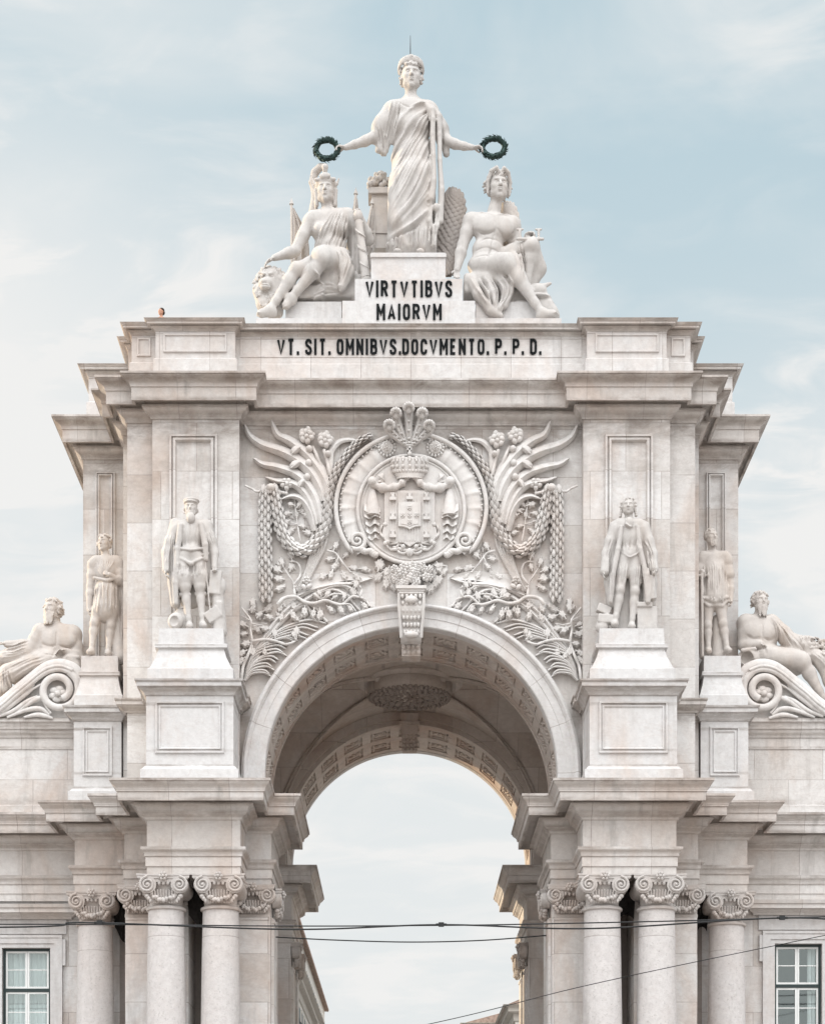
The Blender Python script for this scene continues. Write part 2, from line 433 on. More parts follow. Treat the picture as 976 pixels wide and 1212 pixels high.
M['vault'] = stone('vault_limestone', base=(.54,.49,.45), warm=(.42,.33,.28), patch=.7, joints=(1.5, 1.0, .5), tint=.4, vein=.5)
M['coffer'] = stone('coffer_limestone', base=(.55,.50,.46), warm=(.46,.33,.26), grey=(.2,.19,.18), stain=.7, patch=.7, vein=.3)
M['greymarble'] = stone('dark_weathered_marble', base=(.36,.33,.31), warm=(.30,.25,.21), grey=(.16,.15,.14), patch=.5, stain=.7, vein=0, coord='obj')
M['dark_carving'] = stone('dark_carved_limestone', base=(.30,.26,.235), warm=(.22,.17,.14), grey=(.12,.11,.10), patch=.7, stain=.7, vein=0, fine=2.5)  # darker stone tone for the carved foliage of the ceiling rosette
M['recess'] = stone('recess_shade_limestone', base=(.30,.27,.25), warm=(.22,.18,.16), grey=(.12,.11,.10), stain=.8, patch=.6, joints=(2.1,1.42,.5), pit=.5)
M['far'] = plain('far_plaster', (.62,.60,.56), .9, var=.08, sc=.5)
M['far2'] = plain('far_stone', (.50,.47,.43), .9, var=.1, sc=1)
M['tile'] = plain('terracotta_tile', (.30,.22,.18), .9, var=.4, sc=3, bump=.5)
M['bronze'] = plain('dark_patinated_bronze', (.03,.055,.05), .55, .6, var=.5, sc=2)
M['letter'] = plain('dark_metal_letters', (.010,.012,.013), .8, var=.2, sc=2, spec=.1)
M['cable'] = plain('black_cable', (.012,.013,.014), .6, var=.1)
M['frame'] = plain('white_window_paint', (.72,.74,.73), .5, var=.06, sc=3)
M['dark'] = plain('dark_green_window_paint', (.02,.035,.035), .4, var=.2, sc=2)
M['iron'] = plain('iron', (.05,.05,.055), .6, .4)
M['net'] = plain('dark_bird_netting', (.018,.016,.015), .95, var=.6, sc=9, bump=.6)
M['skin'] = plain('skin', (.45,.24,.16), .6, var=.1)
M['hair'] = plain('dark_hair', (.03,.02,.015), .8, var=.3)
M['cloth'] = plain('dark_shirt', (.05,.06,.09), .9, var=.2)
M['curtain'] = plain('pale_curtain', (.62,.635,.63), .9, var=.08, sc=1)
M['interior'] = plain('dim_room', (.10,.13,.14), .9, var=.2, sc=1)
def glass():
    N = NT('window_glass'); N.b.inputs['Base Color'].default_value = (.9,1,.98,1); N.b.inputs['Roughness'].default_value = .04
    tr = N.n('ShaderNodeBsdfTransparent'); tr.inputs[0].default_value = (.86,.93,.93,1)
    gl = N.n('ShaderNodeBsdfGlossy'); gl.inputs['Roughness'].default_value = .03; gl.inputs[0].default_value = (.9,1,.98,1)
    ms = N.n('ShaderNodeMixShader'); ms.inputs[0].default_value = .16
    N.l(tr, 0, ms, 1); N.l(gl, 0, ms, 2); N.l(ms, 0, N.out, 0); return N.m
M['glass'] = glass()
# ------------------------------------------------------------------ setting: ground
g = MB(); g.add([(-1500,-1500,0),(1500,-1500,0),(1500,1500,0),(-1500,1500,0)], [(0,1,2,3)])
M['ground'] = stone('square_paving', base=(.38,.365,.35), warm=(.34,.31,.28), joints=(.6,.6,.5), patch=.4, vein=0)
g.build('ground', M['ground'], kind='structure')

# ------------------------------------------------------------------ the arch
ARCH = empty('triumphal_arch', (0, 0, 0), label='tall pale limestone triumphal arch with carved relief, heavy cornices, columns and stepped attic', cat='arch')
R0, R1, ZS = 4.33, 5.0, 15.33           # archivolt radii and springing height
PL = -.38                                # plane of the lower pilasters
REAR = 14.2

def chain_lr(front_right, rear_y):
    """mirror a right-hand chain; returns (right, left) open paths with outward on the right hand"""
    right = front_right
    left = [(-x, y) for x, y in reversed(front_right)]
    return right, left

def both(name, mat, right, prof, parent=ARCH, **k):
    for q in chain_lr(right, 0):
        m = MB(); m.sweep(q, prof, caps=False); m.build(name, mat, parent, **k)

up = [(5.05,.1),(5.05,-.35),(7.6,-.35),(7.6,-.08),(8.38,-.08),(8.38,.75),(8.62,.75),(8.62,2.5),(10.12,2.5),(10.12,REAR-2.7),(8.4,REAR-2.7),(8.4,REAR),(5.05,REAR)]
full_up = [(-x, y) for x, y in reversed(up)] + up            # open at the rear between -5.05 and 5.05
# upper storey walls
both('upper_wall', M['wall'], up, [(0,12.6),(0,25.72)])
def arch_wall(name, y, x1, z0, z1, r, mat, flip=False):
    m = MB(); n = 48; vs = []; 
    pts = [(r*math.cos(PI*i/n), ZS+r*math.sin(PI*i/n)) for i in range(n+1)]
    pts = [(r, z0)]+pts+[(-r, z0)]
    for x, z in pts: vs.append((x, y, z))
    k = len(pts)
    for x, z in pts:          # project outward to the rectangle border
        a = math.atan2(z-ZS, x)
        if z <= ZS: q = (math.copysign(x1, x), z)
        else:
            ca, sa = math.cos(a), math.sin(a)
            t = min(x1/abs(ca) if abs(ca) > 1e-6 else 1e9, (z1-ZS)/sa if sa > 1e-6 else 1e9); q = (ca*t, ZS+sa*t)
        vs.append((q[0], y, q[1]))
    # corner fix: snap border points nearest the corners
    for sx in (1, -1):
        b = min(range(k), key=lambda i: (vs[k+i][0]-sx*x1)**2+(vs[k+i][2]-z1)**2); vs[k+b] = (sx*x1, y, z1)
    fs = [(i, k+i, k+i+1, i+1) for i in range(k-1)]
    if not flip: fs = [f[::-1] for f in fs]
    m.add(vs, fs); return m.build(name, mat, ARCH)
arch_wall('relief_wall', .1, 5.05, 14.0, 25.72, R0+.03, M['wall'])
arch_wall('rear_wall', REAR, 5.05, 12.0, 25.72, R0+.03, M['wall'], flip=True)

# main cornice
def cyma(o0, z0, o1, z1, n=5, s=1):
    r = []
    for i in range(n+1):
        t = i/n; w = t-s*math.sin(2*PI*t)/(2*PI)*.9
        r.append((o0+(o1-o0)*w, z0+(z1-z0)*t))
    return r
def cove(o0, z0, o1, z1, n=4):
    return [(o0+(o1-o0)*(1-math.cos(PI/2*i/n)), z0+(z1-z0)*math.sin(PI/2*i/n)) for i in range(n+1)]
MC = [(0,25.66),(.05,25.66),(.05,25.70)]+cyma(.06,25.72,.24,25.93)+[(.28,25.93),(.28,25.99),(.18,26.0),(.18,26.16),(.46,26.16),(.46,25.99),(.50,25.99),(.54,25.99),(.54,26.36),(.575,26.37),(.575,26.41)]+cyma(.58,26.43,.80,26.64,6)+[(.83,26.645),(.83,26.71),(.4,26.76),(-.6,26.78)]
m = MB(); cl = full_up; m.sweep(cl, MC, closed=True); m.slab([(x,y) for x,y in cl], 26.70, 26.765)
m.build('main_cornice', M['trim'], ARCH)

# attic
at = [(5.25,.86),(5.25,.5),(7.62,.5),(7.62,.76),(8.37,.76),(8.37,1.65),(8.6,1.65),(8.6,3.4),(10.1,3.4),(10.1,REAR-3.4),(8.3,REAR-3.4),(8.3,REAR-.9),(5.25,REAR-.9)]
fa = [(-x, y) for x, y in reversed(at)] + at
m = MB()
m.sweep(fa, [(.06,26.7),(.06,27.82),(.0,27.87),(0,28.7)], closed=True); m.build('attic_wall', M['block'], ARCH)
m = MB()
m.sweep(fa, [(0,28.665),(.03,28.665),(.03,28.69)]+cove(.04,28.69,.14,28.76)+[(.10,28.765),(.10,28.80),(.23,28.80),(.23,28.86),(.26,28.865),(.31,28.93),(-.5,28.95)], closed=True)
m.slab([(x,y) for x,y in fa], 28.75, 28.935)
m.build('attic_cornice', M['trim'], ARCH)
# thin raised frames on the attic and panels: drawn as a groove bordered by slim fillets
def frame(m, x0, x1, z0, z1, y, w=.05, d=.03, steps=((0,1),)):
    for (o, dd) in steps:
        a0,a1,b0,b1 = x0+o,x1-o,z0+o,z1-o; yy = y-d*dd
        m.box(a0,a1,yy,y+.02,b1-w,b1); m.box(a0,a1,yy,y+.02,b0,b0+w)
        m.box(a0,a0+w,yy-.0005,y+.021,b0+w,b1-w); m.box(a1-w,a1,yy-.0005,y+.021,b0+w,b1-w)
def sunk(m, x0, x1, z0, z1, y, prof):
    """frame swept round a rectangle: prof = (inward offset, depth behind y)"""
    vs = []; k = len(prof)
    for (sx, sz) in ((0,0),(1,0),(1,1),(0,1)):
        for o, d in prof: vs.append(((x1-o) if sx else (x0+o), y+d, (z1-o) if sz else (z0+o)))
    fs = []
    for i in range(4):
        j = (i+1)%4
        for q in range(k-1): fs.append((i*k+q, j*k+q, j*k+q+1, i*k+q+1))
    fs.append((0*k+k-1, 1*k+k-1, 2*k+k-1, 3*k+k-1))
    m.add(vs, fs)
FR0 = [(-.01,.0),(0,-.035),(.05,-.035),(.06,-.012),(.11,-.03),(.13,-.008),(.17,-.008)]
for s in (1, -1):
    for (x0, x1, y) in ((5.5, 7.38, .5), (7.8, 8.2, .76)):
        m = MB(); a, b = sorted((s*x0, s*x1)); sunk(m, a, b, 28.04, 28.58, y, [(-.01,0),(0,-.05),(.045,-.05),(.055,-.006)])
        m.build('attic_panel', M['block'], ARCH)
m = MB(); sunk(m, -5.12, 5.12, 28.06, 28.66, .86, [(-.01,0),(0,-.02),(.03,-.02),(.04,-.004)]); m.build('inscription_panel', M['block'], ARCH)

# pilaster recess panels (front pavilions and side masses)
FP = [(-.012,0),(0,-.11),(.06,-.11),(.065,-.04),(.11,-.04),(.115,-.13),(.17,-.12),(.2,-.06),(.205,-.012),(.25,-.003)]
for s in (1, -1):
    for (xa, xb, z0, z1, y) in ((5.69, 7.09, 18.9, WZ(515,-.38), -.35), (9.13, 9.72, 18.2, WZ(560, 2.5), 2.5)):
        m = MB(); a, b = sorted((s*xa, s*xb)); sunk(m, a, b, z0, z1, y, FP if xb-xa > 1 else [(o*.62,d*.9) for o,d in FP]); m.build('wall_panel', M['wall'], ARCH)

# string course at pedestal cap height, all round the flanks; pedestals stand in front
ST = [(0,17.1),(.04,17.1)]+cyma(.05,17.12,.2,17.28)+[(.26,17.29),(.26,17.4),(.3,17.42),(.3,17.47),(0,17.5)]
strr = [(5.02,.1),(5.02,-.38),(7.6,-.38),(7.6,-.08),(8.41,-.08),(8.41,.75),(8.65,.75),(8.65,2.48),(10.15,2.48),(10.15,10)]
both('string_course', M['trim'], strr, ST)
both('upper_plinth', M['wall'], [(5.02,.08),(5.02,-.4),(7.62,-.4),(7.62,-.12),(8.5,-.12),(8.5,.7),(8.7,.7),(8.7,2.4),(10.2,2.4),(10.2,10)], [(.12,14.4),(.12,14.95),(.06,15.05),(0,15.08)])

# pedestals of the statues
def pedestal(x0, x1, yf, yb, zt, statue_z, pw, name='pedestal'):
    xc = (x0+x1)/2
    E = MB(); E.box(x0,x1,yf,yb,14.9,zt-.22)
    p = [(x0,yb),(x0,yf),(x1,yf),(x1,yb)]
    E.sweep(p, [(0,zt-.40),(.035,zt-.40)]+cyma(.04,zt-.38,.17,zt-.2)+[(.24,zt-.19),(.24,zt-.07),(.29,zt-.05),(.3,zt),(-.3,zt+.015)])
    E.slab([(x0,yf),(x1,yf),(x1,yb),(x0,yb)], zt-.3, zt+.012)
    E.sweep(p, [(.15,14.3),(.15,14.93),(.10,14.95),(.05,15.03),(0,15.06)])
    # plinth under the figure: flared foot, fillet, block
    w = pw
    ya, yc = yf+.3, min(yb-.1, yf+2.0)
    prof = [(w*1.30,0),(w*1.30,.42),(w*1.24,.46),(w*1.08,.78),(w*1.0,1.02),(w*1.0,1.05),(w*1.1,1.07),(w*1.1,1.17),(w*1.0,1.2),(w*.98,statue_z-zt)]
    k = len(prof); vs = []; ym = (ya+yc)/2; hy = (yc-ya)/2
    for sx, sy in ((-1,-1),(1,-1),(1,1),(-1,1)):
        for r, z in prof: vs.append((xc+sx*r, ym+sy*hy*(r/w)*.92, zt+z))
    fs = [(i*k+q, ((i+1)%4)*k+q, ((i+1)%4)*k+q+1, i*k+q+1) for i in range(4) for q in range(k-1)]
    fs.append((k-1, 2*k-1, 3*k-1, 4*k-1)); E.add(vs, fs)
    o = E.build(name, M['white'], ARCH)
    P = MB(); sunk(P, x0+.27, x1-.27, 15.42, zt-.58, yf, [(-.012,0),(0,-.06),(.05,-.06),(.055,-.01),(.10,-.01),(.105,-.045),(.14,-.04),(.16,-.004)]); P.build('panel', M['white'], o)
    return o
for s in (1, -1):
    a, b = sorted((s*5.07, s*7.56)); pedestal(a, b, -2.0, .0, 17.46, WZ(748,-1.3), .94)
    a, b = sorted((s*8.66, s*10.08)); pedestal(a, b, .62, 2.46, 17.46, WZ(780,1.3), .56)

# ---- lower entablature
EN = [(-.02,11.92),(.0,11.92),(.0,12.14),(.035,12.15),(.035,12.42),(.07,12.43),(.07,12.50)]+cyma(.08,12.52,.17,12.62,4)+[(.17,12.68),(.0,12.70),(0,13.46),(.05,13.47)]
EN += cyma(.06,13.5,.2,13.64,4)+[(.24,13.65),(.24,13.72)]+cove(.25,13.73,.36,13.83,4)+[(.40,13.84),(.40,13.88),(.30,13.89),(.30,14.02),(.64,14.02),(.64,13.86),(.72,13.86),(.72,14.1),(.76,14.11),(.76,14.15)]+cyma(.77,14.16,.9,14.36,5)+[(.93,14.37),(.93,14.44),(.5,14.48),(-.6,14.5)]
low = [(4.12,REAR-4.2),(4.12,3.0)]
lowR = [(5.8,9.9),(5.8,3.0),(4.12,3.0),(4.12,PL),(4.87,PL),(4.87,-2.2),(7.51,-2.2),(7.51,PL),(8.42,PL),(8.42,.45),(10.02,.45),(10.02,2.0),(24,2.0)]
# outward is on the right hand when running from the passage out along the front on the right side
for q in (lowR, [(-x,y) for x,y in reversed(lowR)]):
    m = MB(); m.sweep(q, EN, caps=True); m.build('entablature', M['trim'], ARCH)
rear = [(9.5,REAR+.1),(4.12,REAR+.1),(4.12,9.9),(5.8,9.9)]
for q in (rear, [(-x,y) for x,y in reversed(rear)]):
    m = MB(); m.sweep(q, EN); m.build('rear_entablature', M['trim'], ARCH)
for s in (1, -1):
    for poly in ([(s*x,y) for x,y in [(5.8,9.9),(5.8,3.0),(4.12,3.0),(4.12,PL),(4.87,PL),(4.87,-2.2),(7.51,-2.2),(7.51,PL),(8.42,PL),(8.42,.45),(10.02,.45),(10.02,4),(10.02,9.9)]],
                 [(s*9.5,REAR+.1),(s*4.12,REAR+.1),(s*4.12,9.93),(s*9.5,9.93)]):
        m = MB(); m.slab(poly, 11.925, 14.42)
        m.v = [(x*1.0-math.copysign(.012,x), y+(.012 if y<9.9 else (-.012 if y>9.95 else .01)), z) for x,y,z in m.v]
        m.build('entablature_core', M['trim'], ARCH)

# ---- lower walls
LW = [(5.8,9.9),(5.8,3.0),(4.14,3.0),(4.14,-.34),(5.6,-.34),(5.6,1.3),(6.54,1.3),(6.54,-.34),(8.4,-.34),(8.4,2.04),(10.2,2.04)]
both('lower_wall', M['wall'], LW, [(0,-.2),(0,11.919)])
both('rear_lower_wall', M['wall'], [(9.5,REAR),(4.14,REAR),(4.14,9.9),(5.8,9.9)], [(0,-.2),(0,11.919)])
for s in (1,-1):     # shade of the column recesses painted as darker stone, netting against birds at the top
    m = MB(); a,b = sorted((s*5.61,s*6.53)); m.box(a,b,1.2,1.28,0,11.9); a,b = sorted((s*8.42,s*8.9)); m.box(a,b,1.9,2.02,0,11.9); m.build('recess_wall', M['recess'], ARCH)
    for (xa,xb,y) in ((5.62,6.52,-1.0),(8.44,9.0,1.1)):
        m = MB(); a,b = sorted((s*xa,s*xb)); nx, nz = 14, 16; vs=[]
        for i in range(nx+1):
            for j in range(nz+1):
                u=i/nx; v=j/nz; vs.append((a+(b-a)*u, y+.5*v+.18*math.sin(7*u+3*v)*math.sin(PI*u)+.1*rnd.random()*math.sin(PI*u), 11.9-(1.05+.25*math.sin(5*u+s))*v))
        m.add(vs, [(i*(nz+1)+j,i*(nz+1)+j+1,(i+1)*(nz+1)+j+1,(i+1)*(nz+1)+j) for i in range(nx) for j in range(nz)], True)
        m.build('bird_net', M['net'], ARCH, label='dark bird netting hung between the capitals')

# ---- capitals and columns
def spiral(m, c, ax, r, turns=2.1, tr=.045, sgn=1, y=0):
    """volute: flat disc with a raised spiral. ax 'x' lies in XZ facing -Y, 'y' lies in YZ"""
    pts = []; rad = []
    N = 34
    for i in range(N):
        t = i/(N-1); a = PI/2+sgn*t*turns*2*PI; rr = r*(1-.86*t)
        u, w = rr*math.cos(a), rr*math.sin(a); rad.append(tr*(1-.55*t))
        pts.append((c[0]+u, c[1]-.03*t, c[2]+w) if ax == 'x' else (c[0]+ .0, c[1]+u, c[2]+w))
    m.tube(pts, rad, 6)
def capital_mb(r, square=False, h=.87):
    m = MB(); 
    if square:
        m.box(-r*.97,r*.97,-.0,.5,0,h*.8); m.box(-r*1.03,r*1.03,-.05,.5,-.05,.04)
    else:
        m.lathe((0,0,0), [(r*1.0,-.10),(r*1.1,-.08),(r*1.12,-.03),(r*1.05,.01),(r*.92,.04),(r*.9,.1),(r*.95,.35),(r*1.12,.6),(r*1.2,.68)], 28)
    # abacus with concave sides
    ab = []; W = r*1.42
    for k in range(4):
        for i in range(7):
            t = -1+2*i/6; a = (W*t, -W*(1-.16*(1-t*t)))
            c_, s_ = [(1,0),(0,1),(-1,0),(0,-1)][k]
            ab.append((a[0]*c_-a[1]*s_, a[0]*s_+a[1]*c_))
    if square: ab = [(x, max(-.32, y*.5)) for x,y in ab if y < .2*r]+[(W,.5),(-W,.5)]
    q = []
    for p in ab:
        if not q or (abs(p[0]-q[-1][0])+abs(p[1]-q[-1][1])) > 1e-3: q.append(p)
    if abs(q[0][0]-q[-1][0])+abs(q[0][1]-q[-1][1]) < 1e-3: q.pop()
    m.slab(q, h-.12, h-.045); m.slab([(x*.96,y*.96) for x,y in q], h-.15, h-.12); m.slab([(x*1.03,y*1.03) for x,y in q], h-.045, h)
    yf = -.26 if square else -r*1.32
    vr = .245
    faces = [(0,)] if square else [(0,), (2,)]
    for (k,) in faces:
        old = m.M; m.M = Matrix.Rotation(k*PI/2, 4, 'Z')
        for sx in (-1, 1):
            cx_, cz = sx*(.455 if not square else .42), h-.30
            m.lathe((0,0,0), [(0,0)], 3) if False else None
            # disc body
            n = 18; vs = [(cx_+vr*1.02*math.cos(2*PI*i/n), yf+.02, cz+vr*1.02*math.sin(2*PI*i/n)) for i in range(n)]
            vs += [(x, (yf+.24 if square else -.0), z) for x,_,z in vs]; m.add(vs, [tuple(range(n)), *[((i+1)%n, i, n+i, n+(i+1)%n) for i in range(n)]], False)
            spiral(m, (cx_, yf, cz), 'x', vr*.93, 2.0, .042, sgn=-sx)
            m.ell((cx_, yf-.02, cz), (.045,.04,.045))
            # leaf under the volute
            for j in range(3): m.ell((cx_+sx*(.02-.05*j), yf+.1, cz-vr-.07-.07*j), (.075-.015*j,.08,.07), nu=8, nv=5)
        # band joining volutes, egg course
        m.box(-r*.8, r*.8, yf+.06, yf+.3, h-.22, h-.15)
        for i in range(3): m.ell((-.12+i*.12, yf+.06, h-.26), (.05,.05,.06), nu=8, nv=5)
        for i in range(9): m.tube([(-.3+i*.075, yf+.16, .06), (-.31+i*.0775, yf+.12, .25), (-.33+i*.0825, yf+.02, .42)], [.035,.04,.02], 6)
        # flower
        for i in range(6): m.ell((.085*math.cos(i*PI/3), yf-.06, h-.07+.085*math.sin(i*PI/3)), (.052,.05,.052), nu=7, nv=5)
        m.ell((0,yf-.1,h-.07),(.05,.05,.05))
        # garland of fruit between the volutes
        for i in range(13):
            t = i/12; a = PI*(1+t); x = .40*math.cos(a); z = h-.42+.30*math.sin(a)
            b = .05+.035*math.sin(PI*t); yy = (yf+.08) if square else -math.sqrt(max(.02,(r*1.14)**2-(x*.7)**2))
            for q2 in range(3): m.ell((x+rnd.uniform(-.03,.03), yy-.05+rnd.uniform(-.03,.02), z+rnd.uniform(-.035,.035)), (b*.75,b*.75,b*.75), nu=7, nv=4)
        m.M = old
    return m
colR, colH = .55, 11.05
def shaft_prof(r, H, z0):
    p = [(r*1.32,z0),(r*1.32,z0+.16),(r*1.36,z0+.24),(r*1.3,z0+.33),(r*1.14,z0+.36),(r*1.12,z0+.42),(r*1.2,z0+.5),(r*1.08,z0+.58),(r*1.03,z0+.66)]
    for i in range(13):
        t = i/12; p.append((r*(1.0-.14*t**1.9), z0+.7+(H-z0-.8)*t))
    return p
capme = None; sqme = None
def column(x, y):
    global capme
    m = MB(); m.lathe((0,0,0), shaft_prof(.6, colH, 2.2), 40); m.box(-.82,.82,-.82,.82,2.0,2.2); m.box(-.8,.8,-.8,.8,-.2,2.0)
    o = m.build('column', M['column'], ARCH, wmat=Vector((x,y,0)))
    if capme is None:
        q = capital_mb(.52).build('capital', M['capital'], o, wmat=Vector((x,y,colH))); capme = q.data
    else: q = link_mesh('capital', capme, None, o, wmat=Vector((x,y,colH)))
    return o
for s in (1, -1):
    column(s*7.03, -1.62); column(s*5.47, -1.62); column(s*9.5, 1.02)
# pilasters (shallow) with flat capitals
def pilaster(x0, x1, y, name='pilaster', yaw=0, cap=True):
    global sqme
    xc = (x0+x1)/2; w = (x1-x0)/2 if not yaw else .44
    m = MB(); m.box(-w,w,-.07,.1,0,colH); m.box(-w*1.08,w*1.08,-.12,.1,0,2.6); m.box(-w*1.04,w*1.04,-.1,.1,colH-.12,colH-.04)
    m.M = None
    if yaw: m.v = [tuple(Matrix.Rotation(yaw,3,'Z') @ Vector(v)) for v in m.v]
    o = m.build(name, M['wall'], ARCH, wmat=Vector((xc,y,0)) if not yaw else Vector((x0,y,0)))
    if cap:
        if sqme is None: sqme = capital_mb(.45, True).build('tmp', M['capital']).data; bpy.data.objects.remove(bpy.data.objects['tmp'])
        q = link_mesh('capital', sqme, None, o, wmat=Vector((xc if not yaw else x0, y-(.05 if not yaw else 0), colH)))
        if yaw: q.rotation_euler = (0,0,yaw)
    return o
for s in (1, -1):
    for (a, b) in ((7.5, 8.36), (4.2, 5.06)):
        x0, x1 = sorted((s*a, s*b)); pilaster(x0, x1, -.36)
    # pilasters on the passage jambs, front and rear piers
    for y in (.6, 10.55, 13.2):
        pilaster(s*4.13, 0, y, yaw=-s*PI/2)
    x0, x1 = sorted((s*4.2, s*5.06)); 

# ---- archivolt
AV = [(R0-.01,.3),(R0-.01,-.06),(R0+.02,-.09),(R0+.25,-.09),(R0+.26,-.11),(R0+.47,-.115),(R0+.48,-.15),(R0+.50,-.19)]
for i in range(7):
    a = PI*i/6; AV.append((R0+.575-.06*math.cos(a), -.19-.07*math.sin(a)))
AV += [(R0+.64,-.17),(R0+.67,-.17),(R0+.67,.12)]
m = MB(); m.arcsweep((0,ZS), AV, 0, PI, 72, zlo=14.3)
m.build('archivolt', M['voussoir'], ARCH)
m = MB(); m.arcsweep((0,ZS), [(r, REAR-(y-0)) for r, y in AV], 0, PI, 60, zlo=14.3); m.build('rear_archivolt', M['voussoir'], ARCH)

# ---- coffered arches, front and rear
def coffered(y0, y1, name):
    root = MB(); Rr = R0
    root.arc((0,ZS), Rr+.07, Rr+.3, 0, PI, y0, y1, 60)
    n = 13; da = PI/n; rib = .036
    ys = [y0+(y1-y0)*t for t in (0,.12,.45,.56,.89,1.0)]
    for a, b in ((ys[0],ys[1]),(ys[2],ys[3]),(ys[4],ys[5])): root.arc((0,ZS), Rr, Rr+.2, 0, PI, a, b, 60)
    for i in range(n+1):
        a = i*da
        for (ya, yb) in ((ys[1]+.002,ys[2]-.002),(ys[3]+.002,ys[4]-.002)):
            root.arc((0,ZS), Rr+.004, Rr+.19, max(0,a-rib), min(PI,a+rib), ya, yb, 2)
    root.build(name, M['coffer'], ARCH)
    orn = MB()
    for i in range(n):
        am = (i+.5)*da; da2 = da
        for (ya, yb) in ((ys[1],ys[2]),(ys[3],ys[4])):
            # inner raised frame + carved blossom
            r_ = Rr+.025
            for (p, q, a0, a1) in ((ya+.09,ya+.15,am-da/2+.055,am+da/2-.055),(yb-.15,yb-.09,am-da/2+.055,am+da/2-.055),(ya+.15,yb-.15,am-da/2+.055,am-da/2+.067),(ya+.15,yb-.15,am+da/2-.067,am+da/2-.055)):
                orn.arc((0,ZS), r_, r_+.08, a0, a1, p, q, 3)
            yc = (ya+yb)/2
            for k in range(9):
                t = (k-4)/4; aa = am+t*.062; rr = Rr+.055
                yo = yc+(.12*math.sin(k*2.3+i)); 
                orn.ell((rr*math.cos(aa), yo, ZS+rr*math.sin(aa)), (.085,.05+.06*(1-abs(t)),.04), nu=7, nv=5)
    orn.build('coffer_carving', M['coffer'], ARCH)
coffered(.3, 3.0, 'coffered_arch'); coffered(10.4, REAR-.3, 'coffered_arch')
# jamb strips carrying the coffered arches (between springing and cornice)
for s in (1,-1):
    for y0,y1 in ((.1,3.0),(10.0,REAR)):
        m = MB(); a,b = sorted((s*(R0),s*(R0+.6))); m.box(a,b,y0,y1,14.3,ZS); m.build('impost_block', M['coffer'], ARCH)

# ---- groin vault between them
def vz(x, y, R=4.75, yc=6.7, h=3.72):
    a = ZS+math.sqrt(max(0, R*R-x*x)) if abs(x) < R else ZS
    t = (y-yc)/h; b = ZS+R*math.sqrt(max(0, 1-t*t))
    return max(a, b)
m = MB(); nx, ny = 72, 60; vs = []
for i in range(nx+1):
    for j in range(ny+1):
        x = -5.8+11.6*i/nx; y = 3.0+7.4*j/ny; vs.append((x, y, vz(x, y)))
m.add(vs, [(i*(ny+1)+j, i*(ny+1)+j+1, (i+1)*(ny+1)+j+1, (i+1)*(ny+1)+j) for i in range(nx) for j in range(ny)], True)
vlt = m.build('groin_vault', M['vault'], ARCH)
for sx in (1,-1):          # ribs on the groins
    for sy in (1,-1):
        m = MB(); pts = []
        for i in range(26):
            u = 1-i/25*.78; x = 4.75*u; y = 6.7+sy*3.72*u
            pts.append((sx*x, y, vz(x, y)-.03))
        m.tube(pts, [.05]*26, 6)
        m.tube([(p[0]*.97, p[1]-sy*.12, p[2]-.02) for p in pts], [.035]*26, 6)
        m.ell((pts[-1][0], pts[-1][1], pts[-1][2]-.03), (.16,.16,.12)); m.build('groin_rib', M['vault'], ARCH)
m = MB(); m.arc((0,ZS), 4.3, 4.85, 0, PI, 2.98, 3.1, 60); m.arc((0,ZS), 4.45, 4.85, 0, PI, 3.1, 3.26, 60); m.build('transverse_rib', M['vault'], ARCH)
m = MB(); m.arc((0,ZS), 4.3, 4.85, 0, PI, 10.3, 10.42, 60); m.arc((0,ZS), 4.45, 4.85, 0, PI, 10.14, 10.3, 60); m.build('transverse_rib', M['vault'], ARCH)
# end walls of the middle bay above the entablature
for s in (1,-1):
    m = MB(); x = s*5.79; n = 30; vs = [(x,3.0,14.3)]+[(x, 3.0+7.4*j/n, vz(5.79,3.0+7.4*j/n)+.05) for j in range(n+1)]+[(x,10.4,14.3)]
    m.add(vs, [tuple(range(len(vs)))])
    for y in (2.999, 10.401):
        n=24; pts=[(s*4.3,y,ZS)]+[(s*(4.3+1.5*j/n), y, ZS+.0) for j in range(n)]
    a,b = sorted((s*4.3,s*6.0)); m.box(a,b,2.6,2.99,14.3,22); m.box(a,b,10.42,10.9,14.3,22)
    m.build('bay_wall', M['vault'], ARCH)
# ceiling rosette: rim + drum with a big flower of leaves
cx_, cy_, cz_ = 0, 6.7, ZS+4.75
m = MB(); m.lathe((cx_,cy_,cz_), [(1.75,.1),(1.75,-.12),(1.62,-.2),(1.5,-.2),(1.42,-.12),(1.35,-.12)], 48)
m.lathe((cx_,cy_,cz_-.1), [(1.36,0),(1.4,-.3),(1.34,-.42),(1.2,-.44),(0.0,-.46)], 48)
ros = m.build('ceiling_rosette', M['vault'], ARCH)
m = MB()
for ring, (rr, nn, sz) in enumerate(((1.30,44,.09),(1.16,36,.10),(.95,25,.13),(.76,19,.13),(.57,14,.13),(.36,9,.12),(0.12,4,.11))):
    for i in range(nn):
        a = 2*PI*(i+.5*(ring%2))/nn
        m.ell((cx_+rr*math.cos(a), cy_+rr*math.sin(a), cz_-.56-.0*ring+rnd.uniform(-.02,.02)), (sz*rnd.uniform(.6,1.1),sz*rnd.uniform(.6,1.1),.07), nu=8, nv=5)
m.build('carved_foliage', M['dark_carving'], ros)

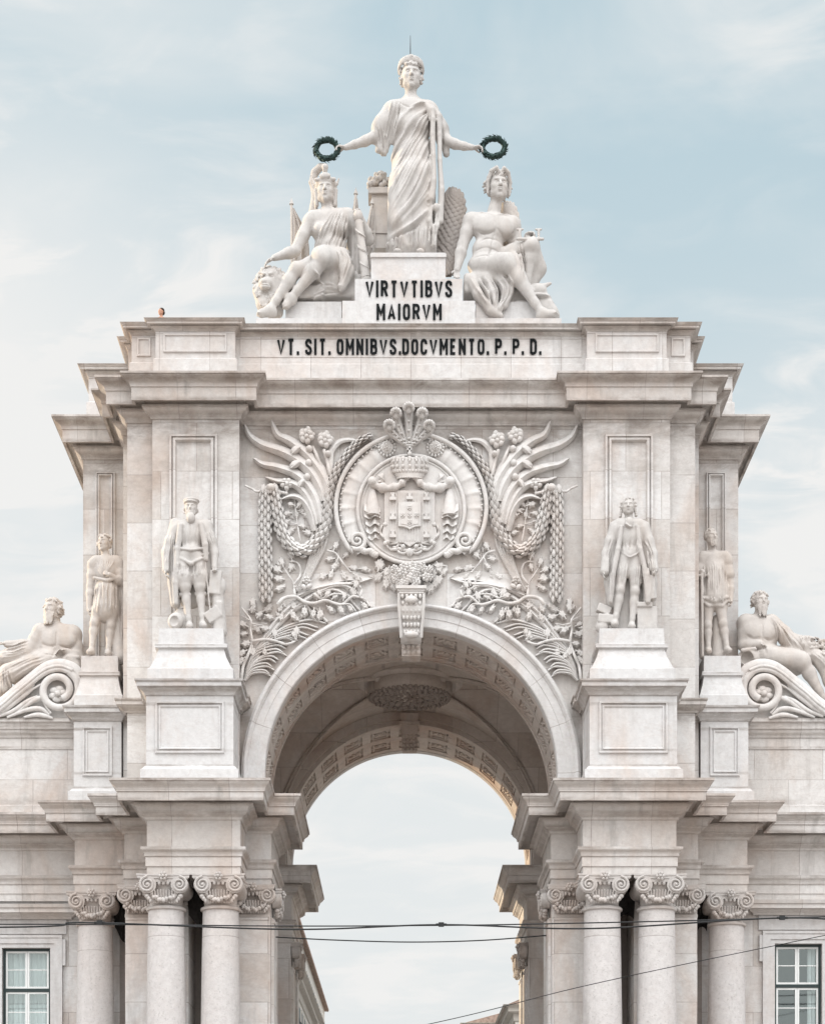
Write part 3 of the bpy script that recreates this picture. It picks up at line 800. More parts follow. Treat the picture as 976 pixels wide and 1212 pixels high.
# ---- keystones
def keystone(y, zc, name, s=1):
    m = MB()
    pr = []
    w0, w1 = .36, .30
    # side profile of the console (y, z) swept across x
    prof = [(0,0),(-.62,0),(-.66,-.08),(-.62,-.15),(-.5,-.2)]
    for i in range(9):
        a = PI*.9-i*PI*1.25/8; prof.append((-.40+.17*math.cos(a)*1.0-.06, -.42+.2*math.sin(a)))
    prof = [(0,0),(-.6,0),(-.66,-.06),(-.66,-.12),(-.54,-.2),(-.56,-.34),(-.58,-.5),(-.52,-.66),(-.40,-.82),(-.34,-1.0),(-.36,-1.14),(-.32,-1.3),(-.2,-1.38),(0,-1.4)]
    k = len(prof)
    for sx in (-1,1): pr += [(sx*(w0+(w1-w0)*min(1,-pz/1.3)), y+s*py, zc+pz) for py,pz in prof]
    fs = [(i+1,i,k+i,k+i+1) for i in range(k-1)]+[tuple(range(k)), tuple(range(k,2*k))[::-1]]
    if s < 0: fs = [f[::-1] for f in fs]
    m.add(pr, fs)
    m.box(-.44,.44,min(y,y-s*.72),max(y,y-s*.72),zc,zc+.09); m.box(-.4,.4,min(y,y-s*.68),max(y,y-s*.68),zc-.06,zc)
    for sx in (-1,1):
        m.tube([(sx*.36,y-s*.6,zc-.1),(sx*.37,y-s*.62,zc-.4),(sx*.34,y-s*.5,zc-.8),(sx*.31,y-s*.4,zc-1.1),(sx*.3,y-s*.34,zc-1.32)], .045, 6)
    for j in range(6):
        z = zc-.2-j*.19; w = .26-.012*j; yy = y-s*(.62-.055*j)
        for i in range(5): m.ell((-w+i*w/2, yy, z), (.055,.06,.075), nu=7, nv=5)
    m.ell((0,y-s*.62,zc-.3),(.2,.1,.12)); m.ell((0,y-s*.4,zc-1.25),(.22,.12,.1))
    o = m.build(name, M['relief'], ARCH); return o
ks = keystone(-.05, WZ(700,-.5), 'keystone')
m = MB(); m.frustum((-.27,.27,.3,.9,ZS+R0-.75),(-.3,.3,.3,1.0,ZS+R0+.1))
for j in range(4):
    for i in range(4): m.ell((-.2+i*.133+rnd.uniform(-.02,.02), .3, ZS+R0-.65+j*.17), (.075,.07,.08), nu=7, nv=5)
m.build('pendant', M['coffer'], ks)
kr = MB(); kr.frustum((-.25,.25,10.15,10.5,ZS+R0-1.0),(-.32,.32,10.0,10.5,ZS+R0+.3)); kr.box(-.36,.36,9.95,10.5,ZS+R0-.1,ZS+R0)
for j in range(6):
    for i in range(4): kr.ell((-.2+i*.133, 10.13, ZS+R0-.95+j*.16), (.075,.07,.08), nu=7, nv=5)
kr.build('keystone', M['coffer'], ARCH)

# ---- stepped blocks under the group on top
TOP = WZ(380, 1.6)
m = MB()
def blk(x0p, x1p, ytp, Y, yb, zb=28.85):
    m.box(WX(x0p,Y), WX(x1p,Y), Y, yb, zb, WZ(ytp,Y)-.0)
m.box(WX(303,2.45),WX(664,2.45),2.45,5.0,28.9,WZ(379.5,2.6)); m.build('group_base', M['white'], ARCH)
m = MB(); blk(405, 562, 356, 1.6, 4.9); b1 = m.build('inscription_block', M['white'], ARCH)
m = MB(); blk(420, 547, 330, 1.85, 4.8, WZ(356,1.6)); b2 = m.build('inscription_block', M['white'], ARCH)
m = MB(); blk(439, 527, 299, 2.25, 4.7, WZ(330,1.85)); m.box(WX(438,2.2),WX(528,2.2),2.2,4.75,WZ(304,2.2),WZ(300,2.2)-.005); m.build('statue_plinth', M['white'], ARCH)
Yb=2.95
for a_, b_ in ((338,404),(563,634)):
    m = MB(); m.box(WX(a_,Yb),WX(b_,Yb),Yb,4.6,29.0,WZ(357,Yb)); m.build('seat_block', M['white'], ARCH)

# ---- lettering: stroked capitals like the bronze ones on the stone
GL = {'V':(.56,[[(0,1),(.28,0),(.56,1)]]),'I':(.0,[[(0,0),(0,1)]]),'T':(.5,[[(0,1),(.5,1)],[(.25,1),(.25,0)]]),
 'R':(.46,[[(0,0),(0,1),(.28,1),(.4,.95),(.46,.84),(.46,.68),(.4,.57),(.28,.52),(0,.52)],[(.24,.52),(.48,0)]]),
 'B':(.46,[[(0,0),(0,1),(.26,1),(.39,.95),(.44,.85),(.44,.69),(.38,.58),(.26,.54),(.02,.54)],[(.26,.54),(.41,.48),(.47,.36),(.47,.19),(.41,.05),(.27,0),(0,0)]]),
 'S':(.46,[[(.45,.76),(.43,.9),(.34,.98),(.22,1),(.1,.97),(.02,.87),(.01,.74),(.06,.62),(.2,.53),(.34,.44),(.44,.34),(.46,.2),(.41,.07),(.3,.0),(.18,.0),(.06,.05),(.01,.16),(.0,.26)]]),
 'M':(.6,[[(0,0),(0,1)],[(0,1),(.3,.38),(.6,1)],[(.6,1),(.6,0)]]),'A':(.52,[[(0,0),(.26,1),(.52,0)],[(.09,.27),(.43,.27)]]),
 'O':(.46,[[(.23,1),(.1,.97),(.02,.88),(0,.76),(0,.24),(.02,.12),(.1,.03),(.23,0),(.36,.03),(.44,.12),(.46,.24),(.46,.76),(.44,.88),(.36,.97),(.23,1)]]),
 'N':(.48,[[(0,0),(0,1)],[(0,1),(.48,0)],[(.48,0),(.48,1)]]),'D':(.46,[[(0,0),(0,1),(.24,1),(.38,.95),(.45,.84),(.46,.7),(.46,.3),(.45,.16),(.38,.05),(.24,0),(0,0)]]),
 'C':(.44,[[(.44,.72),(.43,.86),(.36,.96),(.22,1),(.1,.97),(.02,.88),(0,.76),(0,.24),(.02,.12),(.1,.03),(.22,0),(.36,.04),(.43,.14),(.44,.28)]]),
 'E':(.4,[[(.4,1),(0,1),(0,0),(.4,0)],[(0,.52),(.34,.52)]]),'P':(.46,[[(0,0),(0,1),(.28,1),(.4,.95),(.46,.84),(.46,.66),(.4,.54),(.28,.49),(0,.49)]]),
 '.':(.0,[[(0,-.0),(0,.15)]]),' ':(.26,[])}
def ribbon(m, pts, t, y0, y1):
    P = [Vector(p) for p in pts]; n = len(P); A = []; B = []
    for i in range(n):
        d1 = (P[i]-P[i-1]).normalized() if i else None; d2 = (P[i+1]-P[i]).normalized() if i < n-1 else None
        d1 = d1 or d2; d2 = d2 or d1
        n1 = Vector((-d1.y, d1.x)); n2 = Vector((-d2.y, d2.x)); q = 1+n1.dot(n2)
        mm = (n1+n2)/max(q, .35)
        A.append(P[i]+mm*t); B.append(P[i]-mm*t)
    for i in range(n-1):
        m.prism([tuple(A[i]),tuple(A[i+1]),tuple(B[i+1]),tuple(B[i])], y0, y1)
def inscription(txt, x0p, x1p, ytop, ybot, Y, parent):
    gap = .40; st = .074; x = 0; items = []
    for ch in txt:
        w_, S_ = GL[ch]; w_ *= .86; S_ = [[(a*.86, b) for a, b in q] for q in S_]; g_ = .2 if ch in '. ' else gap
        items.append((x, S_)); x += w_+g_
        if ch == '.': x += .10
    tot = x-gap; H = WZ(ytop,Y)-WZ(ybot,Y); W_ = WX(x1p,Y)-WX(x0p,Y); kx = (W_-2*st*H)/tot; X0 = WX(x0p,Y)+st*H; Z0 = WZ(ybot,Y)
    m = MB(); k = 0
    for x, S_ in items:
        for L_ in S_:
            k += 1; e = .003*(k%4)
            pts = [(X0+(x+px)*kx, Z0+st*H+(pz if pz < .99 else pz)*(H-2*st*H)) for px, pz in L_]
            # straight ends reach the full letter height
            if abs(pts[0][0]-pts[-1][0]) < 1e-6 and len(pts) == 2:
                lo, hi = sorted((pts[0][1], pts[-1][1])); pts = [(pts[0][0], lo-st*H), (pts[0][0], hi+(st*H if hi-lo > .3*H else 0))]
            ribbon(m, pts, st*H, Y-.03-e, Y-.001)
    return m.build('inscription', M['letter'], parent)
inscription('VIRTVTIBVS', 432.5, 535, 332.5, 352, 1.85, b2)
inscription('MAIORVM', 445.5, 522.5, 360, 379, 1.6, b1)
inscription('VT. SIT. OMNIBVS.DOCVMENTO. P. P. D.', 328, 639, 401.5, 420, .85, ARCH)
# ------------------------------------------------------------------ carved relief on the panel above the arch
def r3(p, out=0.0): return (WX(p[0], .1-out), .1-out, WZ(p[1], .1-out))
def qa(x, y): return (380+x/4.436, 470+y/4.436)
def q7(x, y): return (280+x/4.648, 470+y/4.648)
def qb(x, y): return (270+x/4.436, 660+y/4.436)
U = 1/40.0
def put(m, name, s, parent=ARCH, mat=None, **k):
    if s > 0: m = mirrored(m)
    return m.build(name, mat or M['relief'], parent, **k)
def blade(m, L, w, h=.10, b=.05, n=6, both=False, pw=.75, concave=False, tip=.0):
    """long leaf following L (photo px), half width w (px), crest height h (m)"""
    P = [np.array(p, float) for p in spline(L, n)]; N = len(P); vs = []
    for i, p in enumerate(P):
        t = i/(N-1); d = P[min(i+1,N-1)]-P[max(i-1,0)]; d /= np.linalg.norm(d)+1e-9; nn_ = np.array([-d[1], d[0]])
        ww = w*(max(.02, (math.sin(PI*min(1, t*.93+.07)) if both else (1-t)**.55*min(1, .45+t*3)))**pw+tip)
        bb = b*(1-.25*t)
        prof = ((-1,-.02),(-.95,bb),(-.5,bb+h*.55),(0,bb+h),(.5,bb+h*.55),(.95,bb),(1,-.02)) if not concave else ((-1,-.02),(-.97,bb+h),(-.5,bb+h*.45),(0,bb+.2*h),(.5,bb+h*.45),(.97,bb+h),(1,-.02))
        for u, o in prof: q = p+nn_*u*ww; vs.append(r3(q, o))
    k = 7; fs = [(i*k+j, i*k+j+1, (i+1)*k+j+1, (i+1)*k+j) for i in range(N-1) for j in range(k-1)]
    fs += [tuple(range(k))[::-1], tuple((N-1)*k+j for j in range(k))]
    m.add(vs, fs, True)
def stem(m, L, r, out=.12, n=6, r1=None):
    P = spline(L, n); N = len(P); r1 = r if r1 is None else r1
    m.tube([r3(p, out+.03*math.sin(i*.7)) for i, p in enumerate(P)], [(r+(r1-r)*i/(N-1))*U for i in range(N)], 8)
def leafblob(m, p, ang, l, w, out, th=.07):
    R = Matrix.Rotation(-ang, 3, 'Y'); m.ell(r3(p, out), (l*U, th, w*U), R=R, nu=9, nv=6)
def leafpt(m, p, d, l, w, out, th=.05, tilt=.07):
    nx, ny = -d[1], d[0]; prof = ((-1,.25),(-.55,.85),(0,1),(.5,.72),(1,.0)); vs = []
    for t, ww in prof:
        o = out+tilt*t
        for u, dz in ((-1,-.09),(-.8,.0),(0,th),(.8,.0),(1,-.09)):
            q = (p[0]+d[0]*l*t+nx*u*ww*w, p[1]+d[1]*l*t+ny*u*ww*w); vs.append(r3(q, o+dz+(th*.2 if u == 0 else 0)))
    fs = [(i*5+j, i*5+j+1, (i+1)*5+j+1, (i+1)*5+j) for i in range(4) for j in range(4)]
    m.add(vs, fs, True)
def oak(m, p, ang, size, out=.10):
    size *= 1.18; out += rnd.uniform(-.03,.03)
    pts = []; n = 26
    for i in range(n):
        t = 2*PI*i/n; r = .74+.13*math.cos(6*t)+.10*math.cos(t); x = size*1.15*r*math.cos(t); y = size*.72*r*math.sin(t)
        c, s_ = math.cos(ang), math.sin(ang); pts.append((p[0]+x*c-y*s_, p[1]+x*s_+y*c))
    m.prism([(r3(q, out)[0], r3(q, out)[2]) for q in pts], .1-out-.05, .1, inset=size*.35*U)
    m.tube([r3(p, out+.05), r3((p[0]-size*.9*math.cos(ang), p[1]-size*.9*math.sin(ang)), out+.03)], .022, 5)
def flower(m, p, r, n=6, out=.14, core=True):
    for i in range(n):
        a = 2*PI*i/n+.3; leafblob(m, (p[0]+r*.58*math.cos(a), p[1]+r*.58*math.sin(a)), a, r*.44, r*.36, out, .09)
    if core: m.ell(r3(p, out+.06), (r*.3*U, .08, r*.3*U), nu=8, nv=6)
def garland(m, L, w, step=4.6, rows=4, taper=False, n=10):
    P = [np.array(p) for p in spline(L, n)]
    # resample by length
    cum = [0]
    for i in range(1, len(P)): cum.append(cum[-1]+np.linalg.norm(P[i]-P[i-1]))
    T = cum[-1]; k = int(T/step)
    thin = lambda t: 1-.5*max(0, t-.5)/.5 if taper else 1
    NP = len(P[::3])+1; m.tube([r3(p, .12) for p in P[::3]+[P[-1]]], [w*.58*U*thin(i/(NP-1)) for i in range(NP)], 8, flat=.6)
    for j in range(k+1):
        s_ = j*step; i = min(len(P)-2, max(0, next((q for q in range(1, len(cum)) if cum[q] >= s_), len(cum)-1)-1))
        f = (s_-cum[i])/max(1e-6, cum[i+1]-cum[i]); p = P[i]*(1-f)+P[i+1]*f; d = P[i+1]-P[i]; d /= np.linalg.norm(d)+1e-9; nn_ = np.array([-d[1], d[0]])
        ww = w*thin(s_/T)
        us = [-.55, .55] if j % 2 == 0 else [-1.05, 0, 1.05]
        for u in us:
            q = p+nn_*u*ww*.82; o = .13+.15*math.sqrt(max(0, 1-(u*.9)**2))
            sc_ = (ww/w)**.6*(1 if abs(u) < .9 else .86)
            a_ = math.atan2(d[1], d[0])+u*.16+rnd.uniform(-.08,.08); leafpt(m, q, (math.cos(a_), math.sin(a_)), step*1.12*sc_*rnd.uniform(.9,1.1), ww*.50*(1 if abs(u) < .9 else .8), o+rnd.uniform(-.015,.015))

random.seed(3); rnd = random.Random(11)
for s in (-1, 1):
    # ---- upper palm with long curling blades
    for L, w in (([(190,125),(225,205),(290,240),(372,300),(440,380),(490,470),(500,560)],7.5),([(42,148),(75,215),(140,262),(240,295),(320,335),(400,400),(455,490),(478,570)],7.5),
                 ([(92,335),(140,368),(220,385),(310,415),(375,465),(425,540),(450,620),(462,690)],7),([(158,440),(220,462),(290,470),(350,500),(395,560),(425,640),(440,700)],6),
                 ([(245,562),(300,545),(355,560),(395,610),(418,670),(428,735)],5.5)):
        m = MB(); L = [q7(*p) for p in L][::-1]; blade(m, L, w*1.25, .17, .15, pw=.8); put(m, 'palm_blade', s)
    m = MB()
    blade(m, [q7(*p) for p in [(515,430),(512,370),(520,300),(560,250),(610,235),(662,240)]], 4.5, .05, .16, pw=.6); put(m, 'curled_leaf', s)
    for stalk, fl in (([(500,470),(470,400),(440,320),(415,270)],(385,215)),([(515,430),(500,360),(480,290)],(487,238))):
        m = MB(); stem(m, [q7(*p) for p in stalk], 2.0, .2); flower(m, q7(*fl), 9.5, 6, .22)
        for a in range(5): leafblob(m, (q7(*fl)[0]+6.5*math.cos(a*1.26), q7(*fl)[1]-2+6.5*math.sin(a*1.26)), a*1.26, 4, 3, .2)
        put(m, 'flower_stalk', s)
    for (x, y, a, l) in ((325,290,.6,7.5),(322,370,.5,7.5),(355,475,.9,6),(400,285,0,4),(397,363,0,4.2),(388,440,0,4.2),(502,312,0,3.6)):
        m = MB(); leafblob(m, q7(x, y), a, l, l*.55 if l > 5 else l, .24, .13)
        if l > 5:
            for dd in (-.9, .9): leafblob(m, (q7(x,y)[0]-dd*.6, q7(x,y)[1]+dd), a+.12*dd, l*.9, l*.16, .35, .03)
        put(m, 'bud', s)
    # bundle of stems fanning down
    for i in range(6):
        m = MB() if i == 0 else m
        blade(m, [q7(*p) for p in [(425+16*i,720),(410+14*i,830),(392+8*i,930),(360+6*i,1010),(325+4*i,1070)]], 1.7, .05, .10, pw=.35, tip=.3)
    flower(m, q7(385,1010), 5.5, 5, .2); leafblob(m, q7(370,1045), 2.2, 4, 3, .24); leafblob(m, q7(400,1040), .6, 4, 3, .24)
    put(m, 'stem_bundle', s)
    # ---- garlands
    m = MB(); garland(m, [q7(*p) for p in [(162,505),(158,600),(157,720),(158,850),(160,980),(162,1112)]], 7.0, 5.4); put(m, 'laurel_garland', s)
    m = MB(); garland(m, [q7(*p) for p in [(200,500),(215,580),(232,680),(262,770),(310,825),(360,848),(415,820),(462,760),(490,690),(500,600),(510,520),(540,425),(585,345),(640,275),(700,225),(750,212)]], 7.0, 5.2, taper=True); put(m, 'laurel_garland', s)
    m = MB(); stem(m, [q7(*p) for p in [(48,488),(85,505),(115,520),(160,500),(190,490),(215,515),(280,530)]], 1.3, .2, r1=1.7); flower(m, q7(275,478), 8, 5, .2); stem(m, [q7(275,480), q7(275,540)], 1, .18)
    leafblob(m, q7(190,500), .2, 6, 5, .26, .16); put(m, 'twig', s)
    # ---- little oak sprays inside the garland and around
    def spray(stems, leaves, size, name='oak_spray', out=.07):
        m = MB()
        for L, r in stems: stem(m, L, r*.88, out+.05, r1=r*.5)
        for p, a in leaves:
            oak(m, p, a, size*rnd.uniform(.8, 1.15), out+rnd.uniform(-.02, .05))
            if rnd.random() < .6: oak(m, (p[0]+rnd.uniform(-5,5), p[1]+rnd.uniform(-4,5)), a+rnd.uniform(-1.4,1.4), size*rnd.uniform(.6,.85), out-.04)
        put(m, name, s)
    spray([([q7(*p) for p in [(350,790),(335,700),(325,620),(318,560)]],1.2),([q7(335,700),q7(300,690),q7(275,680)],.9)],
          [(q7(*p), a) for p, a in (((300,590),3.4),((345,590),5.4),((370,625),5.8),((280,640),3.0),((270,690),2.6),((300,735),2.5),((385,650),.4),((330,650),4.7),((390,745),0.3),((360,710),.2))], 5.2)
    spray([([q7(*p) for p in [(320,1075),(315,1030),(290,985),(260,940)]],1.5),([q7(*p) for p in [(318,1030),(350,980),(345,925),(320,905),(290,905)]],1.7)],
          [(q7(*p), a) for p, a in (((235,1000),3.2),((225,950),3.6),((250,910),4.4),((300,935),5),((240,1050),2.8),((300,870),4.5))], 5.6)
    spray([([q7(*p) for p in [(500,845),(545,860),(590,920),(630,965)]],1.7),([q7(560,880),q7(540,930),q7(520,960)],.9)],
          [(q7(*p), a) for p, a in (((545,820),5.2),((515,890),3),((540,930),2.4),((600,870),5.5),((640,940),.2),((700,945),.1),((590,980),1.2),((520,975),2),((660,990),.9),((480,985),2.6),((610,1040),1.4))], 5.4)
    # ---- two fans of palm blades over the archivolt
    fan = MB()
    roots = (88, 645); tips = [(515,345),(465,385),(412,425),(352,440),(305,478),(308,515),(252,552),(242,592),(225,625)]
    tips = [t for i in range(len(tips)-1) for t in (tips[i], ((tips[i][0]+tips[i+1][0])/2-16, (tips[i][1]+tips[i+1][1])/2+3))]+[tips[-1]]
    for i, tp in enumerate(tips):
        i *= .5; a = qb(*roots); b = qb(*tp); dx = b[0]-a[0]; dy = b[1]-a[1]
        mid = (a[0]+dx*.42-dy*(-.0)+(-10 if i < 5 else -5), a[1]+dy*.60-11+i*.7); m2 = (a[0]+dx*.74, a[1]+dy*.98-5)
        blade(fan, [a, mid, m2, b], 2.1, .10, .07+.012*i, pw=.4, tip=.1)
    put(fan, 'palm_fan', s)
    fan = MB(); roots = (150, 480); tips = [(610,300),(560,285),(518,340),(690,280),(748,262),(460,330)]
    for i, tp in enumerate(tips):
        a = qb(*roots); b = qb(*tp); dx = b[0]-a[0]; dy = b[1]-a[1]
        blade(fan, [a, (a[0]+dx*.38, a[1]+dy*1.0-4), (a[0]+dx*.74, a[1]+dy*1.3-12), (b[0]-2, b[1]-3), b], 2.6, .08, .05+.012*i, pw=.4, tip=.1)
    for i in range(6):
        a = qb(95+8*i, 590-22*i); blade(fan, [a, qb(180+16*i, 440-16*i), qb(250+20*i, 330-10*i), qb(330+14*i, 250-2*i)], 2.2, .07, .06, pw=.4, tip=.15)
    put(fan, 'palm_fan', s)
    m = MB(); blade(m, [qb(*p) for p in [(365,200),(430,150),(520,115),(620,95),(700,100),(758,108)]], 6.2, .05, .06, both=True, pw=.6, concave=True)
    blade(m, [qb(*p) for p in [(365,200),(450,165),(560,140),(660,135),(752,110)]], 2.4, .07, .12, both=True, pw=.5); put(m, 'long_leaf', s)
    # ---- twisted oak boughs
    spray([([qb(*p) for p in [(262,245),(290,215),(350,205),(400,232),(450,240),(510,225),(560,240),(600,245),(650,205),(690,205),(700,170),(690,150)]],2.6),
           ([qb(*p) for p in [(350,205),(348,165),(360,150)]],2.2),([qb(690,205),qb(725,225),qb(740,255)],1.2),([qb(600,245),qb(640,245),(qb(670,280))],1.3),([qb(450,190),qb(490,215),qb(560,190),qb(640,200)],1.6)],
          [(qb(*p), a) for p, a in (((275,265),2),((280,310),1.8),((340,300),1.2),((345,250),1.4),((402,278),1.6),((448,290),1.7),((485,290),1.4),((535,268),.7),((480,185),4.2),((465,200),3.4),((520,190),5.4),((560,205),5.6),((640,265),.8),((715,250),.8),((670,145),5),((660,185),4.6),((610,205),5),((590,270),.9))], 6.0, 'oak_bough', .17)
    spray([([qb(*p) for p in [(70,635),(80,570),(105,510),(125,445),(118,380),(120,330),(95,295),(70,262)]],2.2),([qb(*p) for p in [(125,440),(190,430),(250,438),(300,455),(350,440),(358,425)]],2.2),
           ([qb(120,345),qb(165,352),qb(205,345)],1.1),([qb(115,330),qb(90,315),qb(72,305)],1)],
          [(qb(*p), a) for p, a in (((85,400),3),((80,350),3.6),((150,375),.6),((190,370),.2),((130,265),5),((205,270),5.8),((75,500),2.6),((70,540),2.4),((130,490),1.5),((150,510),1.1),((192,492),1.5),((245,400),4.6),((358,390),4.7),((345,405),4.4),((130,240),4.6),((215,310),.4),((165,300),5.4),((100,450),3))], 6.0, 'oak_bough', .14)

# ---- bouquet of roses under the medallion
m = MB()
for i in range(62):
    u = rnd.uniform(-1, 1); v = rnd.uniform(-1, 1)
    p = (486.5+u*39*(1-.4*max(0, v)), 682+v*15)
    if abs(u) > .6: oak(m, p, rnd.uniform(0, 6), 7, .1)
    else: flower(m, p, rnd.uniform(4.8, 6.4), 6, .12+.14*(1-u*u)+rnd.uniform(0, .09))
m.build('rose_bouquet', M['relief'], ARCH)

# ---- coat of arms
coa = MB()
cx, cy = qa(462, 590)
n = 64; vs = []
for i in range(n):
    a = 2*PI*i/n; vs.append((486.4+62*math.cos(a), 603+63*math.sin(a)))
coa.prism([(r3(p, .18)[0], r3(p, .18)[2]) for p in vs], -.08, .1)
COA = coa.build('coat_of_arms', M['relief'], ARCH, label='carved crowned shield with feather plume on an oval medallion')
m = MB(); m.tube([r3((486.4+63*math.cos(2*PI*i/72), 603+64*math.sin(2*PI*i/72)), .2) for i in range(73)], .062, 8); m.tube([r3((486.4+58.5*math.cos(2*PI*i/72), 603+59.5*math.sin(2*PI*i/72)), .18) for i in range(73)], .03, 6)
m.build('oval_frame', M['relief'], COA)
# shell band with flutes, open at the bottom
m = MB(); n = 330; vs = []; K = 11
for i in range(n+1):
    a = math.radians(-42)+i/n*math.radians(264)
    for j in range(K):
        t = j/(K-1); rr = 61+26*t; fl = abs(math.cos(a*13))**8
        o = .06+.07*fl*(t**.5)+.09*math.sin(PI*t)*(1-.3*fl)+.05*t
        if j == K-1: o = .0
        vs.append(r3((486.4+rr*math.cos(a)*(1.0), 598-rr*math.sin(a)*.98+3), o))
m.add(vs, [(i*K+j, i*K+j+1, (i+1)*K+j+1, (i+1)*K+j) for i in range(n) for j in range(K-1)], True)
m.build('shell_band', M['relief'], COA)
m = MB()
for s in (-1, 1):
    P = []
    for i in range(33):
        a = math.radians(90)+i/32*math.radians(128); P.append((486.4+89*math.cos(a), 600-87*math.sin(a)))
    c0 = qa(190, 752); 
    for i in range(1, 34):
        t = i/33; a = math.radians(205)+t*2*PI*1.75; r0_ = 11.5*(1-.85*t); P.append((c0[0]+r0_*math.cos(a)*1.0, c0[1]-r0_*math.sin(a)))
    P = [(p[0], p[1]) for p in P]
    if s > 0: P = [(2*486.4-p[0], p[1]) for p in P]
    m.tube([r3(p, .22) for p in P], [.07 if i < 36 else .07-.035*(i-36)/30 for i in range(len(P))], 8)
    m.ell(r3(P[-1], .26), (.06,.06,.06))
for i in range(54):       # beads inside the rim
    a = math.radians(-30)+i/53*math.radians(240); m.ell(r3((486.4+84*math.cos(a), 600-82*math.sin(a)), .20), (.032,.035,.032), nu=6, nv=4)
m.build('scrolled_rim', M['relief'], COA)
for s in (-1, 1):
    m = MB()
    for i in range(9):
        p = qa(215+9*i, 800+3*i+6*math.sin(i)); leafblob(m, p, .5, 4.5, 3.2, .2, .1)
    put(m, 'foliage_spray', s, COA)
    m = MB(); p = qa(345,265); flower(m, p, 8.5, 10, .2); flower(m, p, 5, 8, .27)
    for i in range(16): a = i*PI/8; m.ell(r3((p[0]+9.5*math.cos(a), p[1]+9.5*math.sin(a)), .19), (.05,.06,.05), nu=6, nv=4)
    put(m, 'rosette', s, COA)
    # mantle horn and hanging cloth
    m = MB(); L = [qa(*p) for p in [(262,448),(300,470),(350,480),(400,468),(432,445),(452,418)]]; P = spline(L, 6)
    m.tube([r3(p, .3) for p in P], [(.13+.03*math.sin(i*.9))*(1-.55*abs(i/len(P)-.3)) for i in range(len(P))], 10); m.ell(r3(qa(268,442), .36), (.14,.14,.14))
    for i in range(4): stem(m, [qa(300+i*8,410-i*3), qa(330-i*6,440), qa(275,445)], 1.1, .25)
    put(m, 'mantle_horn', s, COA)
    m = MB()
    m.lathe(r3(qa(270,628), .2), [(.02,.98),(.06,.92),(.16,.5),(.22,.2),(.235,.02),(.0,0)], 16)
    for k in range(5):
        y0_ = 560+k*0
    for k, (xa, xb, yy) in enumerate(((225,310,600),(225,312,632),(232,305,672),(236,306,712),(246,304,745))):
        L = [qa(xa,yy-6), qa((xa*2+xb)/3,yy+8), qa((xa+2*xb)/3,yy-8), qa(xb,yy+4)]
        P = spline(L, 5); vs = []
        for i, p in enumerate(P):
            q = (p[0], p[1]-8.5); o = .30-.02*k+.06*math.sin(i*.8)
            vs += [r3(q, o-.1), r3(p, o+.06), r3((p[0], p[1]+.6), .1)]
        m.add(vs, [(i*3+j, i*3+j+1, (i+1)*3+j+1, (i+1)*3+j) for i in range(len(P)-1) for j in range(2)], True)
    blade(m, [qa(*p) for p in [(250,450),(215,500),(198,545),(190,575)]], 4, .08, .12, both=True); blade(m, [qa(*p) for p in [(300,480),(318,540),(322,600),(318,660)]], 2.6, .06, .12, both=True)
    put(m, 'mantle_cloth', s, COA)
# shield
def P2(L, sc=1): return [(r3(qa(*p), .35)[0], r3(qa(*p), .35)[2]) for p in L]
def symp(L, c=464): return L+[(2*c-x, y) for x, y in reversed(L) if abs(x-c) > 1]
m = MB(); sh = symp([(464,482),(330,482),(330,660),(322,690),(318,720),(335,752),(380,760),(430,760),(464,782)])
m.prism(P2(sh), -.2, -.07, inset=.03); SH = m.build('shield', M['relief'], COA)
m = MB()
for i in range(17):
    x = 350+i*14.3; m.box(WX(qa(x-2.6,0)[0],-.25), WX(qa(x+2.6,0)[0],-.25), -.222, -.19, WZ(qa(0,752)[1],-.25), WZ(qa(0,497)[1],-.25))
m.build('fluted_field', M['relief'], SH)
m = MB()
def castle(x, y):
    m.prism(P2([(x-17,y+14),(x-17,y+2),(x-8,y-2),(x-8,y-14),(x-11,y-18),(x+11,y-18),(x+8,y-14),(x+8,y-2),(x+17,y+2),(x+17,y+14)]), -.30, -.2)
    for dx in (-8,0,8): m.box(WX(qa(x+dx-2.5,0)[0],-.25), WX(qa(x+dx+2.5,0)[0],-.25), -.30, -.2, WZ(qa(0,y-18)[1],-.25), WZ(qa(0,y-25)[1],-.25))
for x, y in ((376,528),(464,524),(552,528),(376,630),(552,630),(376,724),(552,724)): castle(x, y)
m.build('castle_charges', M['relief'], SH)
m = MB(); m.prism(P2(symp([(464,549),(404,552),(404,680),(430,682),(450,688),(464,697)])), -.29, -.2, inset=.02)
m.prism(P2(symp([(464,566),(418,566),(418,668),(445,672),(464,682)])), -.305, -.28)
for (x, y) in ((464,585),(428,625),(464,625),(500,625),(464,660)):
    m.prism(P2([(x-11,y-13),(x+11,y-13),(x+11,y+5),(x,y+14),(x-11,y+5)]), -.33, -.3)
    for dx, dy in ((-5,-7),(5,-7),(0,-1),(-5,4),(5,4)): m.ell((r3(qa(x+dx,y+dy),.35)[0], -.335, r3(qa(x+dx,y+dy),.35)[2]), (.022,.02,.022), nu=6, nv=4)
m.build('inner_shield', M['relief'], SH)
m = MB()
for s in (-1, 1):
    for L in ([(464,800),(440,820),(410,815),(395,790),(410,775),(430,785)],[(395,800),(365,800),(345,780),(350,760)],[(330,740),(312,715),(318,680),(335,670)],[(464,775),(430,765),(385,768),(340,775),(336,768)]):
        if s > 0: L = [(928-x, y) for x, y in L]
        stem(m, [qa(*p) for p in L], 1.7, .24, r1=1.2); m.ell(r3(qa(*L[-1]), .28), (.07,.07,.07))
    for i in range(5): x = 464+s*(12+i*16); leafblob(m, qa(x, 808-i*4), .4*s, 3.6, 2.4, .22)
m.ell(r3(qa(464,815), .24), (.1,.1,.13)); m.build('scroll_base', M['relief'], SH)
